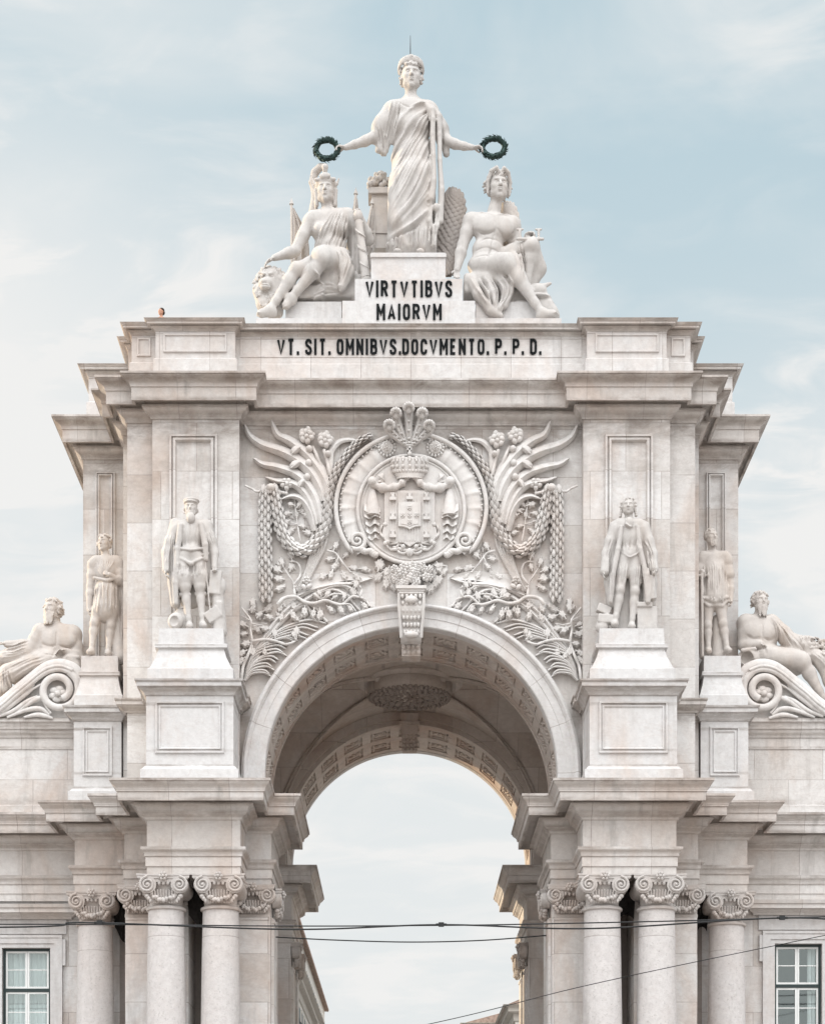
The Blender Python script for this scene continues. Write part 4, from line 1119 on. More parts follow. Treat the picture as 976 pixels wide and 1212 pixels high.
# crown
m = MB()
c = r3(qa(464,0), .0)
zb, zm = WZ(qa(0,412)[1],-.3), WZ(qa(0,372)[1],-.3)
def half(rx, z, ry=.24, y0=-.10, n=16): return [(c[0]+rx*math.cos(PI+PI*i/n), y0+ry*math.sin(PI+PI*i/n)*1.0, z+.04*math.sin(PI*i/n)*-1.6) for i in range(n+1)]
rows = [half(.36,zb), half(.42,zb+.05), half(.44,zb+.10), half(.48,zb+.18), half(.50,zb+.2), half(.55,zb+.34), half(.57,zb+.46), half(.50,zb+.55), half(.36,zb+.59), half(.18,zb+.6)]
vs = [v for r in rows for v in r]; k = 17; m.add(vs, [(j*k+i, j*k+i+1, (j+1)*k+i+1, (j+1)*k+i) for j in range(len(rows)-1) for i in range(k-1)], True)
for row, sz in ((rows[0],.035),(rows[3],.04),(rows[4],.045)):
    for i in range(0, 17): m.ell(row[i], (sz,sz,sz), nu=6, nv=4)
for i in range(0, 17, 2):
    a, b = rows[5][i], rows[7][i]; m.tube([a, ((a[0]+b[0])/2, (a[1]+b[1])/2-.09, (a[2]+b[2])/2), b], .03, 5); m.ell(b, (.07,.06,.08), nu=7, nv=5); m.ell(((a[0]+b[0])/2,a[1]-.05,a[2]-.02), (.05,.04,.06), nu=6, nv=4)
m.ell((c[0],-.25,zb+.66), (.07,.07,.08)); m.box(c[0]-.025,c[0]+.025,-.28,-.23,zb+.7,zb+.88); m.box(c[0]-.065,c[0]+.065,-.28,-.231,zb+.77,zb+.82)
m.build('crown', M['relief'], COA)
# plume of five ostrich feathers
for i, (tx, ty) in enumerate(((357,150),(392,88),(459,60),(530,88),(566,152))):
    m = MB(); b0 = qa(450+6*i, 300); t = qa(tx, ty); dx = tx-462
    mid = qa(462+dx*.42, 215+abs(dx)*.12)
    L = [b0, qa(455+4*i, 262), mid, (t[0]-.0-dx*.004, t[1]+6), t]
    P = spline(L, 6); N = len(P); vs = []
    for j, p in enumerate(P):
        q = j/(N-1); w_ = 1.8+4.6*q
        d = np.array(P[min(j+1,N-1)])-np.array(P[max(j-1,0)]); d = d/np.linalg.norm(d); nn_ = (-d[1], d[0])
        for u, o in ((-1,.02),(-.95,.16),(-.4,.24),(-.12,.20),(.12,.20),(.4,.24),(.95,.16),(1,.02)): vs.append(r3((p[0]+nn_[0]*u*w_, p[1]+nn_[1]*u*w_), o*1.1+.12*q+.42*q*q))
    k = 8; m.add(vs, [(a*k+b, a*k+b+1, (a+1)*k+b+1, (a+1)*k+b) for a in range(N-1) for b in range(k-1)], True)
    for j in range(4, N-3, 2): m.ell(r3(P[j], .28+.1*j/N+.42*(j/N)**2), (.045,.03,.035), nu=6, nv=4)
    for j in range(7):    # curled tip
        a = -.2+j*PI/5.5; m.ell(r3((t[0]+5*math.cos(a), t[1]-.5-4.2*math.sin(a)), .70+.07*math.sin(a)), (.065,.13,.075), nu=7, nv=5)
    m.ell(r3((t[0], t[1]+1), .66), (.12,.1,.12))
    m.build('ostrich_feather', M['relief'], COA)
# ------------------------------------------------------------------ palace wings beside the arch
def wing(s):
    side = 'left' if s < 0 else 'right'
    lab = ('pale limestone palace wing left of the arch, its window hung with white curtains', 'pale limestone palace wing right of the arch, its window dark with one curtain edge')[s > 0]
    W = empty('palace_wing', (s*14, 2.1, 0), label=lab, cat='building')
    def X(a, b): return sorted((s*a, s*b))
    # wall with a real window opening
    wx = (WX(3,2.1), WX(60,2.1)) if s < 0 else (WX(916,2.1), WX(972,2.1))
    wz1 = WZ(1122 if s < 0 else 1117, 2.1); wz0 = wz1-3.1
    Y = 2.1
    m = MB(); xa, xb = X(10.03, 24)
    for a, b, c, d in ((xa,wx[0],0,11.95),(wx[1],xb,0,11.95),(wx[0],wx[1],wz1,11.95),(wx[0],wx[1],0,wz0)):
        m.add([(a,Y,c),(b,Y,c),(b,Y,d),(a,Y,d)], [(0,1,2,3)])
    m.box(*X(10.04,24),10.0,10.2,0,17.2); m.box(*X(23.9,24),Y+.02,10,0,17.1)
    # reveals
    a,b = wx
    m.add([(a,Y,wz0),(a,Y+.35,wz0),(a,Y+.35,wz1),(a,Y,wz1)], [(0,1,2,3)]); m.add([(b,Y,wz0),(b,Y,wz1),(b,Y+.35,wz1),(b,Y+.35,wz0)], [(0,1,2,3)])
    m.add([(a,Y,wz1),(a,Y+.35,wz1),(b,Y+.35,wz1),(b,Y,wz1)], [(0,1,2,3)]); m.add([(a,Y,wz0),(b,Y,wz0),(b,Y+.35,wz0),(a,Y+.35,wz0)], [(0,1,2,3)])
    m.build('wall', M['wall'], W)
    m = MB(); m.box(*X(10.05,23.8),2.5,9.9,14.6,17.1); m.build('roof', M['white'], W)
    # parapet with cornice
    p = [(10.13,1.9),(24,1.9)] if s > 0 else [(-24,1.9),(-10.13,1.9)]
    m = MB(); m.sweep(p, [(.1,14.45),(.1,14.8),(.0,14.86),(0,16.56)], caps=False); m.build('parapet', M['wall'], W)
    m = MB(); m.sweep(p, [(0,16.55),(.03,16.55),(.03,16.63),(0,16.64),(0,16.9),(.04,16.9)]+cyma(.05,16.93,.16,17.06,4)+[(.16,17.12),(.2,17.13),(.2,17.3),(.27,17.33),(.27,17.44),(.2,17.47),(-6,17.5)], caps=True); m.build('parapet_cornice', M['trim'], W)
    # window surround, ears, hood
    m = MB(); y = Y
    for k, (o, d, w) in enumerate(((0,.05,.13),(.13,.09,.17),(.30,.12,.08))):
        m.box(a-o-w,a-o,y-d,y+.02,wz0-.3,wz1+o); m.box(b+o,b+o+w,y-d,y+.02,wz0-.3,wz1+o); m.box(a-o-w,b+o+w,y-d,y+.02,wz1+o,wz1+o+w)
    for sx in (-1,1):
        e = a-.48 if sx < 0 else b+.38; m.box(e,e+.1,y-.1,y+.02,wz1-.55,wz1+.25)
    m.box(a-.5,b+.5,y-.06,y+.02,wz1+.42,wz1+.86)
    fr = m.build('window_surround', M['white'], W)
    h = MB(); q = [(a-.62,y+.0),(a-.62,y-.1),(b+.62,y-.1),(b+.62,y)]
    h.sweep(q, [(0,wz1+.86),(.05,wz1+.86)]+cyma(.06,wz1+.88,.2,wz1+1.0,4)+[(.42,wz1+1.01),(.42,wz1+1.13),(.47,wz1+1.15),(.5,wz1+1.25),(0,wz1+1.33)]); h.build('window_hood', M['trim'], W)
    # window: dark frame, white casements, panes
    yw = Y+.16
    m = MB(); t = .075
    m.box(a+.003,a+t,yw-.03,yw+.1,wz0,wz1-.003); m.box(b-t,b-.003,yw-.03,yw+.1,wz0,wz1-.003); m.box(a+t,b-t,yw-.03,yw+.1,wz1-t,wz1-.003)
    mid = wz1-1.28; m.box(a+t,b-t,yw-.03,yw+.1,mid-.05,mid+.05)
    win = m.build('window', M['dark'], W)
    f = MB(); gl = MB(); xm = (a+b)/2
    for z0, z1 in ((mid+.05,wz1-t),(wz0,mid-.05)):
        for x0, x1 in ((a+t,xm),(xm,b-t)):
            c = .06; x0 += .004; x1 -= .004; z0_, z1_ = z0+.004, z1-.004
            f.box(x0,x0+c,yw,yw+.06,z0_,z1_); f.box(x1-c,x1,yw,yw+.06,z0_,z1_); f.box(x0+c,x1-c,yw,yw+.06,z1_-c,z1_); f.box(x0+c,x1-c,yw,yw+.06,z0_,z0_+c)
            bars = [z0_+(z1_-z0_)*.5] if z1-z0 < 1.4 else [z1_-.62, z1_-1.16]
            for zb in bars: f.box(x0+c,x1-c,yw+.01,yw+.05,zb-.014,zb+.014)
            gl.add([(x0+c,yw+.035,z0_),(x1-c,yw+.035,z0_),(x1-c,yw+.035,z1_),(x0+c,yw+.035,z1_)], [(0,1,2,3)])
    f.build('casement', M['frame'], win); gl.build('pane', M['glass'], win)
    cu = MB(); n = 60
    spans = ((a,b),) if s < 0 else ((b-.35,b-.12),)
    for x0, x1 in spans:
        vs = []
        for i in range(n+1):
            x = x0+(x1-x0)*i/n; yy = yw+.28+.03*math.sin(x*34)+.012*math.sin(x*77)
            vs += [(x,yy,wz0-.2),(x,yy,wz1+.1)]
        cu.add(vs, [(2*i,2*i+2,2*i+3,2*i+1) for i in range(n)], True)
    cu.build('curtain', M['curtain'], win)
    r = MB(); r.box(a-1.2,b+1.2,yw+2.2,yw+2.3,wz0-1,wz1+1); r.build('room', M['interior'], win)
    # scroll gable under the reclining figure
    Yv = 1.75
    def pxz(L): return [((WX(x if s < 0 else 2*486.4-x-(2*.31*0), Yv)), WZ(y, Yv)) for x, y in L]
    base = WZ(850, Yv)
    def band(L, r, y0=0, fl=.8, nm=None, mb=None):
        L = spline(L, 6); P = [(WX(x,Yv) if s < 0 else -WX(x,Yv), Yv-.15+y0, WZ(y,Yv)) for x,y in L]; mb.tube(P, r, 8, flat=fl)
    v = MB()
    out = [(97,812),(96,803),(88,793),(74,788),(60,790),(48,797),(36,807),(20,820),(4,834),(-14,845),(-40,850)]
    poly = [(WX(x,Yv), WZ(y,Yv)) for x,y in [(x,y) for x,y in spline(out,4)]+[(-40,852),(92,852)]]
    if s > 0: poly = [(-x,z) for x,z in poly]
    v.prism(poly, Yv, Yv+1.2)
    band(out, .17, 0, .6, mb=v); band([(x,y+3.6) for x,y in out[2:]], .05, -.13, mb=v); band([(x,y+7) for x,y in out[2:]], .08, -.08, mb=v)
    # volute: ring, inner spiral, blossom
    sp = []; 
    for i in range(46):
        t = i/45; an = math.radians(60)-t*2*PI*1.35; rr = 25*(1-.55*t); sp.append((71+rr*math.cos(an), 819-rr*math.sin(an)))
    band([q for q in sp[::3]], .11, -.06, mb=v)
    for L in ([(-10,850),(10,840),(28,826),(42,812)],[(30,851),(44,848),(54,849),(64,852)],[(0,850),(18,843),(34,832),(46,826)],[(10,851),(34,842),(50,841),(60,848)],[(20,846),(40,832),(52,828),(56,838),(62,846)],[(-30,852),(0,846),(24,830),(40,818),(50,812)]): band(L, [.035+.04*math.sin(PI*min(1,i/18)) for i in range((len(L)-1)*6+1)], -.02, mb=v)
    for k in range(6):
        an = k*PI/3+.3; cxx = 70+6.2*math.cos(an); cyy = 823-6.2*math.sin(an)
        X_ = WX(cxx,Yv); v.ell((X_ if s < 0 else -X_, Yv-.1, WZ(cyy,Yv)), (.15,.08,.11), nu=9, nv=6)
    X_ = WX(70,Yv); v.ell((X_ if s < 0 else -X_, Yv-.2, WZ(823,Yv)), (.1,.1,.1))
    v.build('scroll_gable', M['relief'], W)
    return W
wing(-1); wing(1)

# ------------------------------------------------------------------ street houses seen through the arch
def street_house(name, s, xf, y0, y1, zc, zt, label, tile_h=1.2, set_=.5, floors=4, over=.8, bays=8):
    B = empty(name, (s*xf, y0, 0), label=label, cat='house')
    m = MB(); a, b = sorted((s*xf, s*(xf+12))); m.box(a, b, y0, y1, 0, zc)
    m.build('wall', M['far'], B)
    m = MB(); p = [(s*xf, y0), (s*xf, y1)] if s > 0 else [(s*xf, y1), (s*xf, y0)]
    if s > 0: p = [(xf, y1),(xf, y0),(xf+12, y0)]
    else: p = [(-xf-12, y0),(-xf, y0),(-xf, y1)]
    m.sweep(p, [(0,zc-1.0),(.1,zc-.95),(.15,zc-.5),(over*.6,zc-.4),(over*.6,zc-.15),(over,zc),(0,zc+.1)]); m.build('cornice', M['far2'], B)
    if zt > zc:
        m = MB(); a, b = sorted((s*(xf+set_), s*(xf+12))); m.box(a, b, y0+.3, y1-.3, zc, zt-.2); m.build('attic_storey', M['far'], B)
    m = MB(); zz = max(zt, zc+.12); xe = xf+set_-.35 if zt > zc else xf-over*.8
    xr = xf+6
    m.add([(s*xe,y0-.3,zz-.2),(s*xe,y1+.3,zz-.2),(s*xr,y1+.3,zz+tile_h),(s*xr,y0-.3,zz+tile_h),(s*(xf+12),y0-.3,zz-.2),(s*(xf+12),y1+.3,zz-.2),
           (s*xe,y0-.3,zz-.26),(s*xe,y1+.3,zz-.26)], [(0,1,2,3),(3,2,5,4),(0,6,7,1),(0,3,4)])
    n = int((y1-y0)/.28)
    for i in range(n):
        y = y0+.28*i; m.tube([(s*(xe-.06),y,zz-.16),(s*xr,y,zz+tile_h+.04)], .05, 5)
    m.build('roof', M['tile'], B)
    xw = xf-.0
    for k in range(bays):
        yc = y0+2+(y1-y0-4)*k/(bays-1)
        for fl in range(2 if zt > zc else 1):
            z0 = zc-4.1 if fl == 0 else zc+.7; h = 2.6 if fl == 0 else 1.9; off = 0 if fl == 0 else set_
            if fl == 1 and zt-zc < 2.5: continue
            w = MB(); x0 = xw+off
            a, b = sorted((s*(x0-.06), s*(x0+.02))); w.box(a,b,yc-.85,yc+.85,z0-.15,z0+h+.2)
            f = w.build('window', M['far2'], B)
            w = MB(); a, b = sorted((s*(x0-.07), s*(x0-.03))); w.box(a,b,yc-.6,yc+.6,z0,z0+h)
            w.build('pane', M['interior'], f)
    if zt > zc or bays > 4:
        for k in range(bays):
            yc = y0+2+(y1-y0-4)*k/(bays-1); z0 = zc-4.3
            w = MB(); x1, x2 = s*(xw-.55), s*xw
            a, b = sorted((x1, x2)); w.box(a,b,yc-1.1,yc+1.1,z0-.12,z0)
            for yy in np.linspace(yc-1.1,yc+1.1,12): w.tube([(x1,yy,z0),(x1,yy,z0+.95)], .018, 4)
            w.tube([(x2,yc-1.1,z0+.95),(x1,yc-1.1,z0+.95),(x1,yc+1.1,z0+.95),(x2,yc+1.1,z0+.95)], .03, 4)
            w.build('balcony', M['iron'], B)
    return B
hA = street_house('street_house', -1, 7.1, 40, 115, WZ(1156.5,65), WZ(1112,74)+.2, 'white balconied street house seen through the left side of the arch', set_=.15, bays=22, tile_h=.3)
hB = street_house('street_house', 1, 6.9, 62, 92, WZ(1190,65)-.4, 0, 'tall tile roofed street house at the lower right inside the arch opening', tile_h=2.6, bays=8)
hC = street_house('street_house', 1, 6.0, 118, 135, WZ(1204,118)-.6, 0, 'small far street house with terracotta roof beyond the taller one', tile_h=1.6, bays=4)

# ------------------------------------------------------------------ overhead cables
def cable(pts, r, label, group, clamps=()):
    m = MB(); m.tube(spline(pts, 14), r, 6)
    o = m.build('cable', M['cable'], label=label, cat='cable', group=group)
    for (x, y, z) in clamps:
        c = MB(); c.box(x-.07,x+.07,y-.04,y+.04,z-.055,z+.055); c.tube([(x-.14,y,z),(x+.14,y,z)], .032, 8); c.build('clamp', M['cable'], o)
    return o
def cp(px, py, Y): return (WX(px,Y), Y, WZ(py,Y))
G = 'overhead cables strung before the arch'
cable([cp(-700,1098,-6),cp(0,1094,-6),cp(330,1096,-6),cp(486,1095.5,-6),cp(640,1093.5,-6),cp(976,1085,-6),cp(1700,1060,-6)], .018, 'upper straight black cable crossing the whole facade below the capitals', G)
cable([cp(-700,1100,-6.3),cp(0,1097.5,-6.3),cp(100,1092,-6.3),cp(345,1100,-6.3),cp(522,1094.5,-6.3),cp(700,1099,-6.3),cp(925,1086.5,-6.3),cp(1100,1091,-6.3),cp(1700,1080,-6.3)], .023, 'thicker slack black cable with small clamps just under the straight one', G, (cp(522,1094.3,-6.3),cp(925,1086.3,-6.3),cp(118,1092,-6.3)))
cable([(-4.14,.9,WZ(1109,.9)),cp(400,1112.8,.9),cp(486,1115,.9),cp(570,1113,.9),(4.14,.9,WZ(1107,.9))], .02, 'thin cable sagging between the two jambs inside the arch', G)
cable([cp(-100,1330,-9),cp(470,1220,-9),cp(700,1165,-9),cp(976,1107,-9),cp(1700,960,-9)], .011, 'thin brown wire rising diagonally to the right across the right columns', G)

# ------------------------------------------------------------------ visitor on the roof terrace, lightning rod
def sculpt_obj(name, S, Y, mat, parent=None, sc=None, **k):
    s_ = 1/(sc or SC(Y)); me = S.mesh(s_); return me
# ------------------------------------------------------------------ sculpted figures, authored in photo pixels (x right, y away, z up)
def rotm(yaw=0, pitch=0, roll=0):
    return Matrix.Rotation(yaw, 3, 'Z') @ Matrix.Rotation(pitch, 3, 'X') @ Matrix.Rotation(roll, 3, 'Y')
class Fig:
    """figure standing around photo point (x0, base y); points are given as (photo x, depth px, photo y)"""
    def __init__(s, x0, x1, yt, yb, d0, d1, h):
        s.S = Sdf((x0-1, d0, -yb-(VY-yb)*(-d0)/F0*.8), (x1+1, d1, -yt+2), h)
    def p(s, q):      # nearer points are seen from further below: same sight line, true depth
        return (q[0]+(q[0]-VX)*q[1]/F0, q[1], -q[2]+(VY-q[2])*q[1]/F0)
    def cone(s, a, b, ra, rb=None, k=2.5, **kw): s.S.cone(s.p(a), s.p(b), ra, rb, k, **kw)
    def chain(s, P, R, k=2.5, **kw):
        for i in range(len(P)-1): s.cone(P[i], P[i+1], R[i], R[i+1], k, **kw)
    def ell(s, c, r, R=None, k=2.5, sub=False): s.S.ell(s.p(c), r, R, k, sub)
    def box(s, c, r, R=None, k=.8, rad=.8, sub=False): s.S.box(s.p(c), r, R, k, rad, sub)
    def fold(s, P, w, a, y1=None, y0=None, sm=True):
        a = a*1.15
        P = [(x, -y-(VY-y)*9/F0) for x, y in P]; s.S.fold(spline(P, 5) if sm and len(P) > 2 else P, w, a, y1, y0)
    def between(s, A, B, n, w, a, y1=None, **kw): s.S.between([(x,-y-(VY-y)*9/F0) for x,y in A], [(x,-y-(VY-y)*9/F0) for x,y in B], n, w, a*1.25, y1, groove=.85, **kw)
    def head(s, c, H, yaw=0, pitch=0, roll=0, beard=None, female=False, neck=None):
        S = s.S; R = rotm(yaw, pitch, roll); c0 = Vector(s.p(c))
        def P(x, y, z): return c0 + R @ Vector((x*H, y*H, z*H))
        def E(o, r, k=.06, sub=False): S.ell(P(*o), [q*H for q in r], R, k*H, sub)
        def Cn(a, b, ra, rb, k=.05): S.cone(P(*a), P(*b), ra*H, rb*H, k*H)
        E((0,.06,.12), (.345,.41,.38), .02); E((0,-.10,-.08), (.27,.30,.38), .12); E((0,-.2,-.30), (.19,.18,.17), .12)
        E((0,-.29,-.425), (.10,.09,.075), .08)
        for sx in (-1,1): E((sx*.17,-.24,-.09), (.10,.11,.11), .10); E((sx*.20,-.10,-.30), (.09,.14,.1), .12)
        E((0,-.345,.10), (.22,.07,.045), .08)
        for sx in (-1,1): E((sx*.125,-.44,.015), (.088,.10,.052), .05, True)
        for sx in (-1,1): E((sx*.125,-.335,.008), (.062,.05,.032), .015)
        Cn((0,-.385,.06), (0,-.475,-.115), .038, .055, .05); 
        for sx in (-1,1): E((sx*.05,-.42,-.13), (.035,.05,.03), .03)
        E((0,-.40,-.215), (.095,.06,.028), .03); E((0,-.385,-.275), (.075,.06,.032), .03); E((0,-.47,-.245), (.085,.05,.009), .012, True)
        E((0,-.42,-.34), (.07,.04,.02), .04, True)
        for sx in (-1,1): E((sx*.335,.03,-.02), (.045,.075,.11), .03)
        if neck: S.cone(P(0,.06,-.28), s.p(neck[0]), .19*H, neck[1], .10*H)
        if beard:
            for i in range(beard[1]):
                u = rnd.uniform(-1,1); v = rnd.random(); Lb = beard[0]
                a = P(.25*u*(1-.25*v), -.22-.17*(1-abs(u))-.05*rnd.random(), -.2-.12*v*1.2-.1*(1-abs(u))); b = P(.25*u*(1-.35*v)+rnd.uniform(-.03,.03), -.26-.14*(1-abs(u))-.05*rnd.random(), -.36-Lb*v)
                S.cone(a, b, .05*H, .025*H, .01*H)
            for sx in (-1,1): Cn((sx*.02,-.43,-.185), (sx*.14,-.36,-.27), .035, .025, .02)
        s.P = P; s.H = H; return P
    def curls(s, n, r0=.055, cover=.2, back=True, low=-.1, rad=(.36,.44,.40), cz=.1, length=.12, seed=1, up=0):
        """hair: short locks over the scalp, open round the face"""
        g = random.Random(seed); k = 0
        while k < n:
            a = g.uniform(0, 2*PI); z = g.uniform(-1, 1)
            rr = math.sqrt(1-z*z); x, y = rr*math.cos(a), rr*math.sin(a)
            if z*rad[2]+cz < low: continue
            if y < -.25 and z*rad[2]+cz < cover+.12*abs(x): continue
            k += 1; q = (x*rad[0], y*rad[1]+.04, z*rad[2]+cz); d = (g.uniform(-1,1)*length, g.uniform(-1,1)*length*.4, -g.uniform(.2,1)*length+up)
            s.S.cone(s.P(*q), s.P(q[0]+d[0], q[1]+d[1], q[2]+d[2]), r0*s.H*g.uniform(.8,1.2), r0*s.H*.6, .012*s.H)
    def hand(s, w, d, n, L, curl=.5, thumb=1, k=.8):
        """wrist w, direction d, palm normal n (sculpt axes: x, y away, z up); fingers close toward n"""
        W = Vector(s.p(w)); d = Vector(d).normalized(); n = Vector(n); n = (n-d*n.dot(d)).normalized(); t = d.cross(n)
        fr = L*.062
        for i in range(4):
            o = t*(i-1.5)*fr*1.9
            s.S.cone(W+o*.4+d*L*.04, W+o+d*L*.46, fr*1.25, fr*1.15, fr)
            p = W+o+d*L*.48; a = 0; ll = (.21,.14,.10); sc_ = (.86,1,.95,.74)[i]
            for j in range(3):
                a += curl*(.75,1.0,.8)[j]; q = p+(d*math.cos(a)+n*math.sin(a))*L*ll[j]*sc_*1.25
                s.S.cone(p, q, fr*(1-.08*j), fr*(.92-.08*j), fr*.25); p = q
        b = W+t*thumb*fr*2.2+d*L*.12; m_ = b+(d*.75+t*thumb*.75+n*.35).normalized()*L*.26; e = m_+(d*.9+n*.6*min(1,curl+.3)+t*thumb*.1).normalized()*L*.2
        s.S.cone(W+d*L*.05, b, fr*1.3, fr*1.3, fr); s.S.cone(b, m_, fr*1.25, fr*1.05, fr*.6); s.S.cone(m_, e, fr*1.05, fr*.85, fr*.4)
    def foot(s, a, d, L, r, toes=True, k=1.2):
        """ankle a, direction d; five toes"""
        A = Vector(s.p(a)); d = Vector(d).normalized(); up = Vector((0,0,1)); t = d.cross(up).normalized(); n_ = t.cross(d).normalized()
        heel = A-d*L*.14-n_*L*.14; ball = A+d*L*.48-n_*L*.20
        s.S.cone(A, heel, r*1.0, r*.95, r); s.S.cone(A, ball+n_*L*.03, r*.95, r*.85, r); s.S.cone(heel, ball, r*.8, r*.8, r)
        for i in range(5):
            o = t*(i-2)*L*.085; e = ball+o+d*L*(.22-.02*abs(i-1))-n_*L*.02
            s.S.cone(ball+o*.8, e, L*.062, L*.05*(1.25 if i == 0 else 1), L*.03)
    def obj(s, name, Y, base, mat, label=None, cat=None, parent=None, group=None, sc=None):
        """base = (photo x, photo y) that becomes the origin"""
        k = (D0+Y)/F0; me = s.S.mesh(k, (base[0], 0, -base[1]))
        loc = Vector((WX(base[0],Y), Y, WZ(base[1],Y)))
        return link_mesh(name, me, mat, parent, wmat=loc, label=label, cat=cat, group=group)

def leg(F, hip, knee, ank, r, k=3, calf=1):
    """thigh, knee, calf and shin; r = thigh radius"""
    h, kn, a = Vector(hip), Vector(knee), Vector(ank)
    F.cone(hip, tuple(h.lerp(kn,.45)), r, r*.92, k); F.cone(tuple(h.lerp(kn,.4)), knee, r*.92, r*.62, k)
    F.ell((kn.x, kn.y-r*.12, kn.z), (r*.62,r*.64,r*.7), k=k)
    d = (a-kn); 
    F.cone(knee, tuple(kn.lerp(a,.32)+Vector((0,r*.14*calf,0))), r*.6, r*.62, k); F.cone(tuple(kn.lerp(a,.3)+Vector((0,r*.14*calf,0))), tuple(kn.lerp(a,.8)), r*.62, r*.36, k); F.cone(tuple(kn.lerp(a,.78)), ank, r*.36, r*.36, k)
def arm(F, sh, el, wr, r, k=2.5):
    S_, E, W = Vector(sh), Vector(el), Vector(wr)
    F.ell(sh, (r*1.12,r*1.1,r*1.15), k=k); F.cone(sh, tuple(S_.lerp(E,.5)), r*1.02, r*.92, k); F.cone(tuple(S_.lerp(E,.5)), el, r*.92, r*.74, k)
    F.cone(el, tuple(E.lerp(W,.3)), r*.76, r*.78, k); F.cone(tuple(E.lerp(W,.3)), wr, r*.78, r*.46, k)
rnd = random.Random(5)

# ================= crowning figure with two wreaths
F = Fig(396, 578, 66, 301, -32, 30, .8)
cx = 486
# body under the robe
F.ell((486,0,150), (23,15,24), k=4); F.ell((485,0,131), (24,12,12), k=5); F.ell((487,1,190), (24,17,34), k=6); F.ell((487,1,232), (27,19,42), k=8)
F.cone((485,0,215), (476,-1,292), 22, 19, 6); F.cone((492,0,215), (500,0,292), 21, 17.5, 6)
F.ell((478,-9,146), (9,7,9), k=4); F.ell((496,-9,146), (9,7,9), k=4)
F.cone((474,-6,215), (470,-13,262), 13, 11, 6)       # advanced knee
# shoulders and sleeved upper arms
F.cone((466,0,131), (506,0,131), 11, 11, 6)
F.cone((463,0,134), (449,-2,151), 11.5, 9.5, 4); F.cone((452,-2,146), (444,-2,164), 9, 6.5, 4); F.cone((455,0,150), (447,-1,178), 6, 3.2, 4); F.cone((461,2,150), (455,2,181), 7, 3.5, 5)
F.cone((509,0,135), (522,-2,152), 11, 8.5, 4); F.cone((520,-1,150), (528,-2,166), 7.5, 6.5, 4); F.cone((524,1,155), (528,1,182), 6, 4, 4)
# bare forearms
F.chain([(444,-3,161),(432,-5,167),(420,-6,171),(409,-7,174.5)], [6.3,5.8,4.6,3.3], 2)
F.chain([(526,-3,165),(538,-5,170.5),(549,-6,173),(559,-7,174.5)], [6,5.6,4.5,3.2], 2)
F.hand((409,-7,174.5), (-1,-.15,-.02), (0,0,-1), 17, .75, thumb=-1); F.hand((559,-7,174.5), (1,-.15,-.05), (0,0,-1), 17, .75, thumb=1)
F.ell((486,2,121), (13,7,8), k=4)
# robe folds: neckline, toga sweeping from the left shoulder
y1 = 0
F.between([(463,118),(458,140),(450,170)], [(476,118),(474,135),(468,160)], 5, 1.2, 1.3, 4)
F.between([(441,150),(445,165),(449,180)], [(456,150),(459,165),(460,182)], 5, 1.0, 1.3, 8)
for P, w, a in (([(506,122),(490,128),(474,145),(463,168)],2.0,3.4),([(512,126),(496,136),(478,158),(462,186)],1.8,1.9),):
    F.fold(P, w, a, 4)
F.between([(508,127),(495,136),(478,155),(461,178)], [(512,134),(505,158),(480,210),(459,252)], 7, 1.7, 2.0, 4)
F.between([(512,136),(503,165),(480,215),(458,256)], [(515,140),(512,180),(495,235),(458,284)], 8, 1.8, 2.2, 4)
F.between([(514,140),(514,185),(502,235),(470,276)], [(518,142),(520,180),(518,215),(508,238)], 6, 1.6, 2.0, 4)
F.fold([(458,284),(474,279),(488,270),(500,260),(510,248)], 2.3, 3.0, 4)          # lower hem of the toga
F.fold([(459,288),(475,283),(490,274),(502,264)], 1.5, -2.4, 4)
# bundle of cloth at the shoulder and long vertical fall
F.chain([(505,-11,125),(510,-13,131),(512,-14,142),(511,-14,160),(512,-15,185),(513,-16,215),(510,-17,235)], [3,4.5,4.5,4,4,4.5,4], 2)
F.chain([(512,-10,128),(519,-11,138),(520,-11,160),(520,-12,190),(522,-12,225),(521,-12,262)], [3,4,3.6,3.6,3.8,3.4], 2)
F.ell((507,-15,240), (5,4.5,5.5), k=1.5); F.ell((507,-19.5,239.5), (2.6,2.5,3.1), k=.5, sub=True)
F.ell((516,-15,246), (4.6,4.5,5), k=1.5); F.chain([(511,-15,247),(508,-16,262),(513,-15,275)], [3,3.2,2.4], 2); F.chain([(519,-13,250),(516,-14,268),(512,-14,290)], [3.2,3.6,3], 2)
for P in ([(509,135),(508,165),(510,205),(507,232)],[(515,135),(516,170),(517,210),(516,238)],[(523,140),(524,180),(525,215)],[(512,250),(513,270)],[(518,255),(515,285)]): F.fold(P, 1.1, -1.9, -2)
F.between([(457,286),(458,299)], [(520,268),(518,299)], 15, 1.3, 2.0, 5)
F.fold([(470,122),(480,128),(486,130),(492,127)], 1.2, -1.2, 0)
F.ell((470,-17,298), (5,5,3.4), k=1.5); F.ell((497,-16,298), (5,5,3.4), k=1.5)     # feet under the hem
P_ = F.head((486.2,0,92), 33, yaw=.05, pitch=.02, female=True, neck=((486,1,121), 7.6))
F.curls(190, .05, .24, low=-.16, rad=(.40,.44,.43), cz=.10, length=.08, seed=4)
# laurel crown: pointed leaves round the brow
for i in range(30):
    a = PI*(-.12+1.24*i/29); x, y = .44*math.cos(a), -.36*math.sin(a) if False else -.30*math.sin(a)
    z = .30+.20*math.sin(a)
    for j in range(2):
        q = P_(x, y+.04*j, z-.05+.08*j); e = P_(x*1.12+.05*(1 if i > 14 else -1), y-.06+.08*j, z+.08+.08*j); F.S.cone(q, e, 1.5, .6, .4)
st_glory = F.obj('crowning_statue', 3.4, (486, 299), M['statue'], label='robed marble woman standing topmost, arms spread, a dark wreath in each hand', cat='statue')
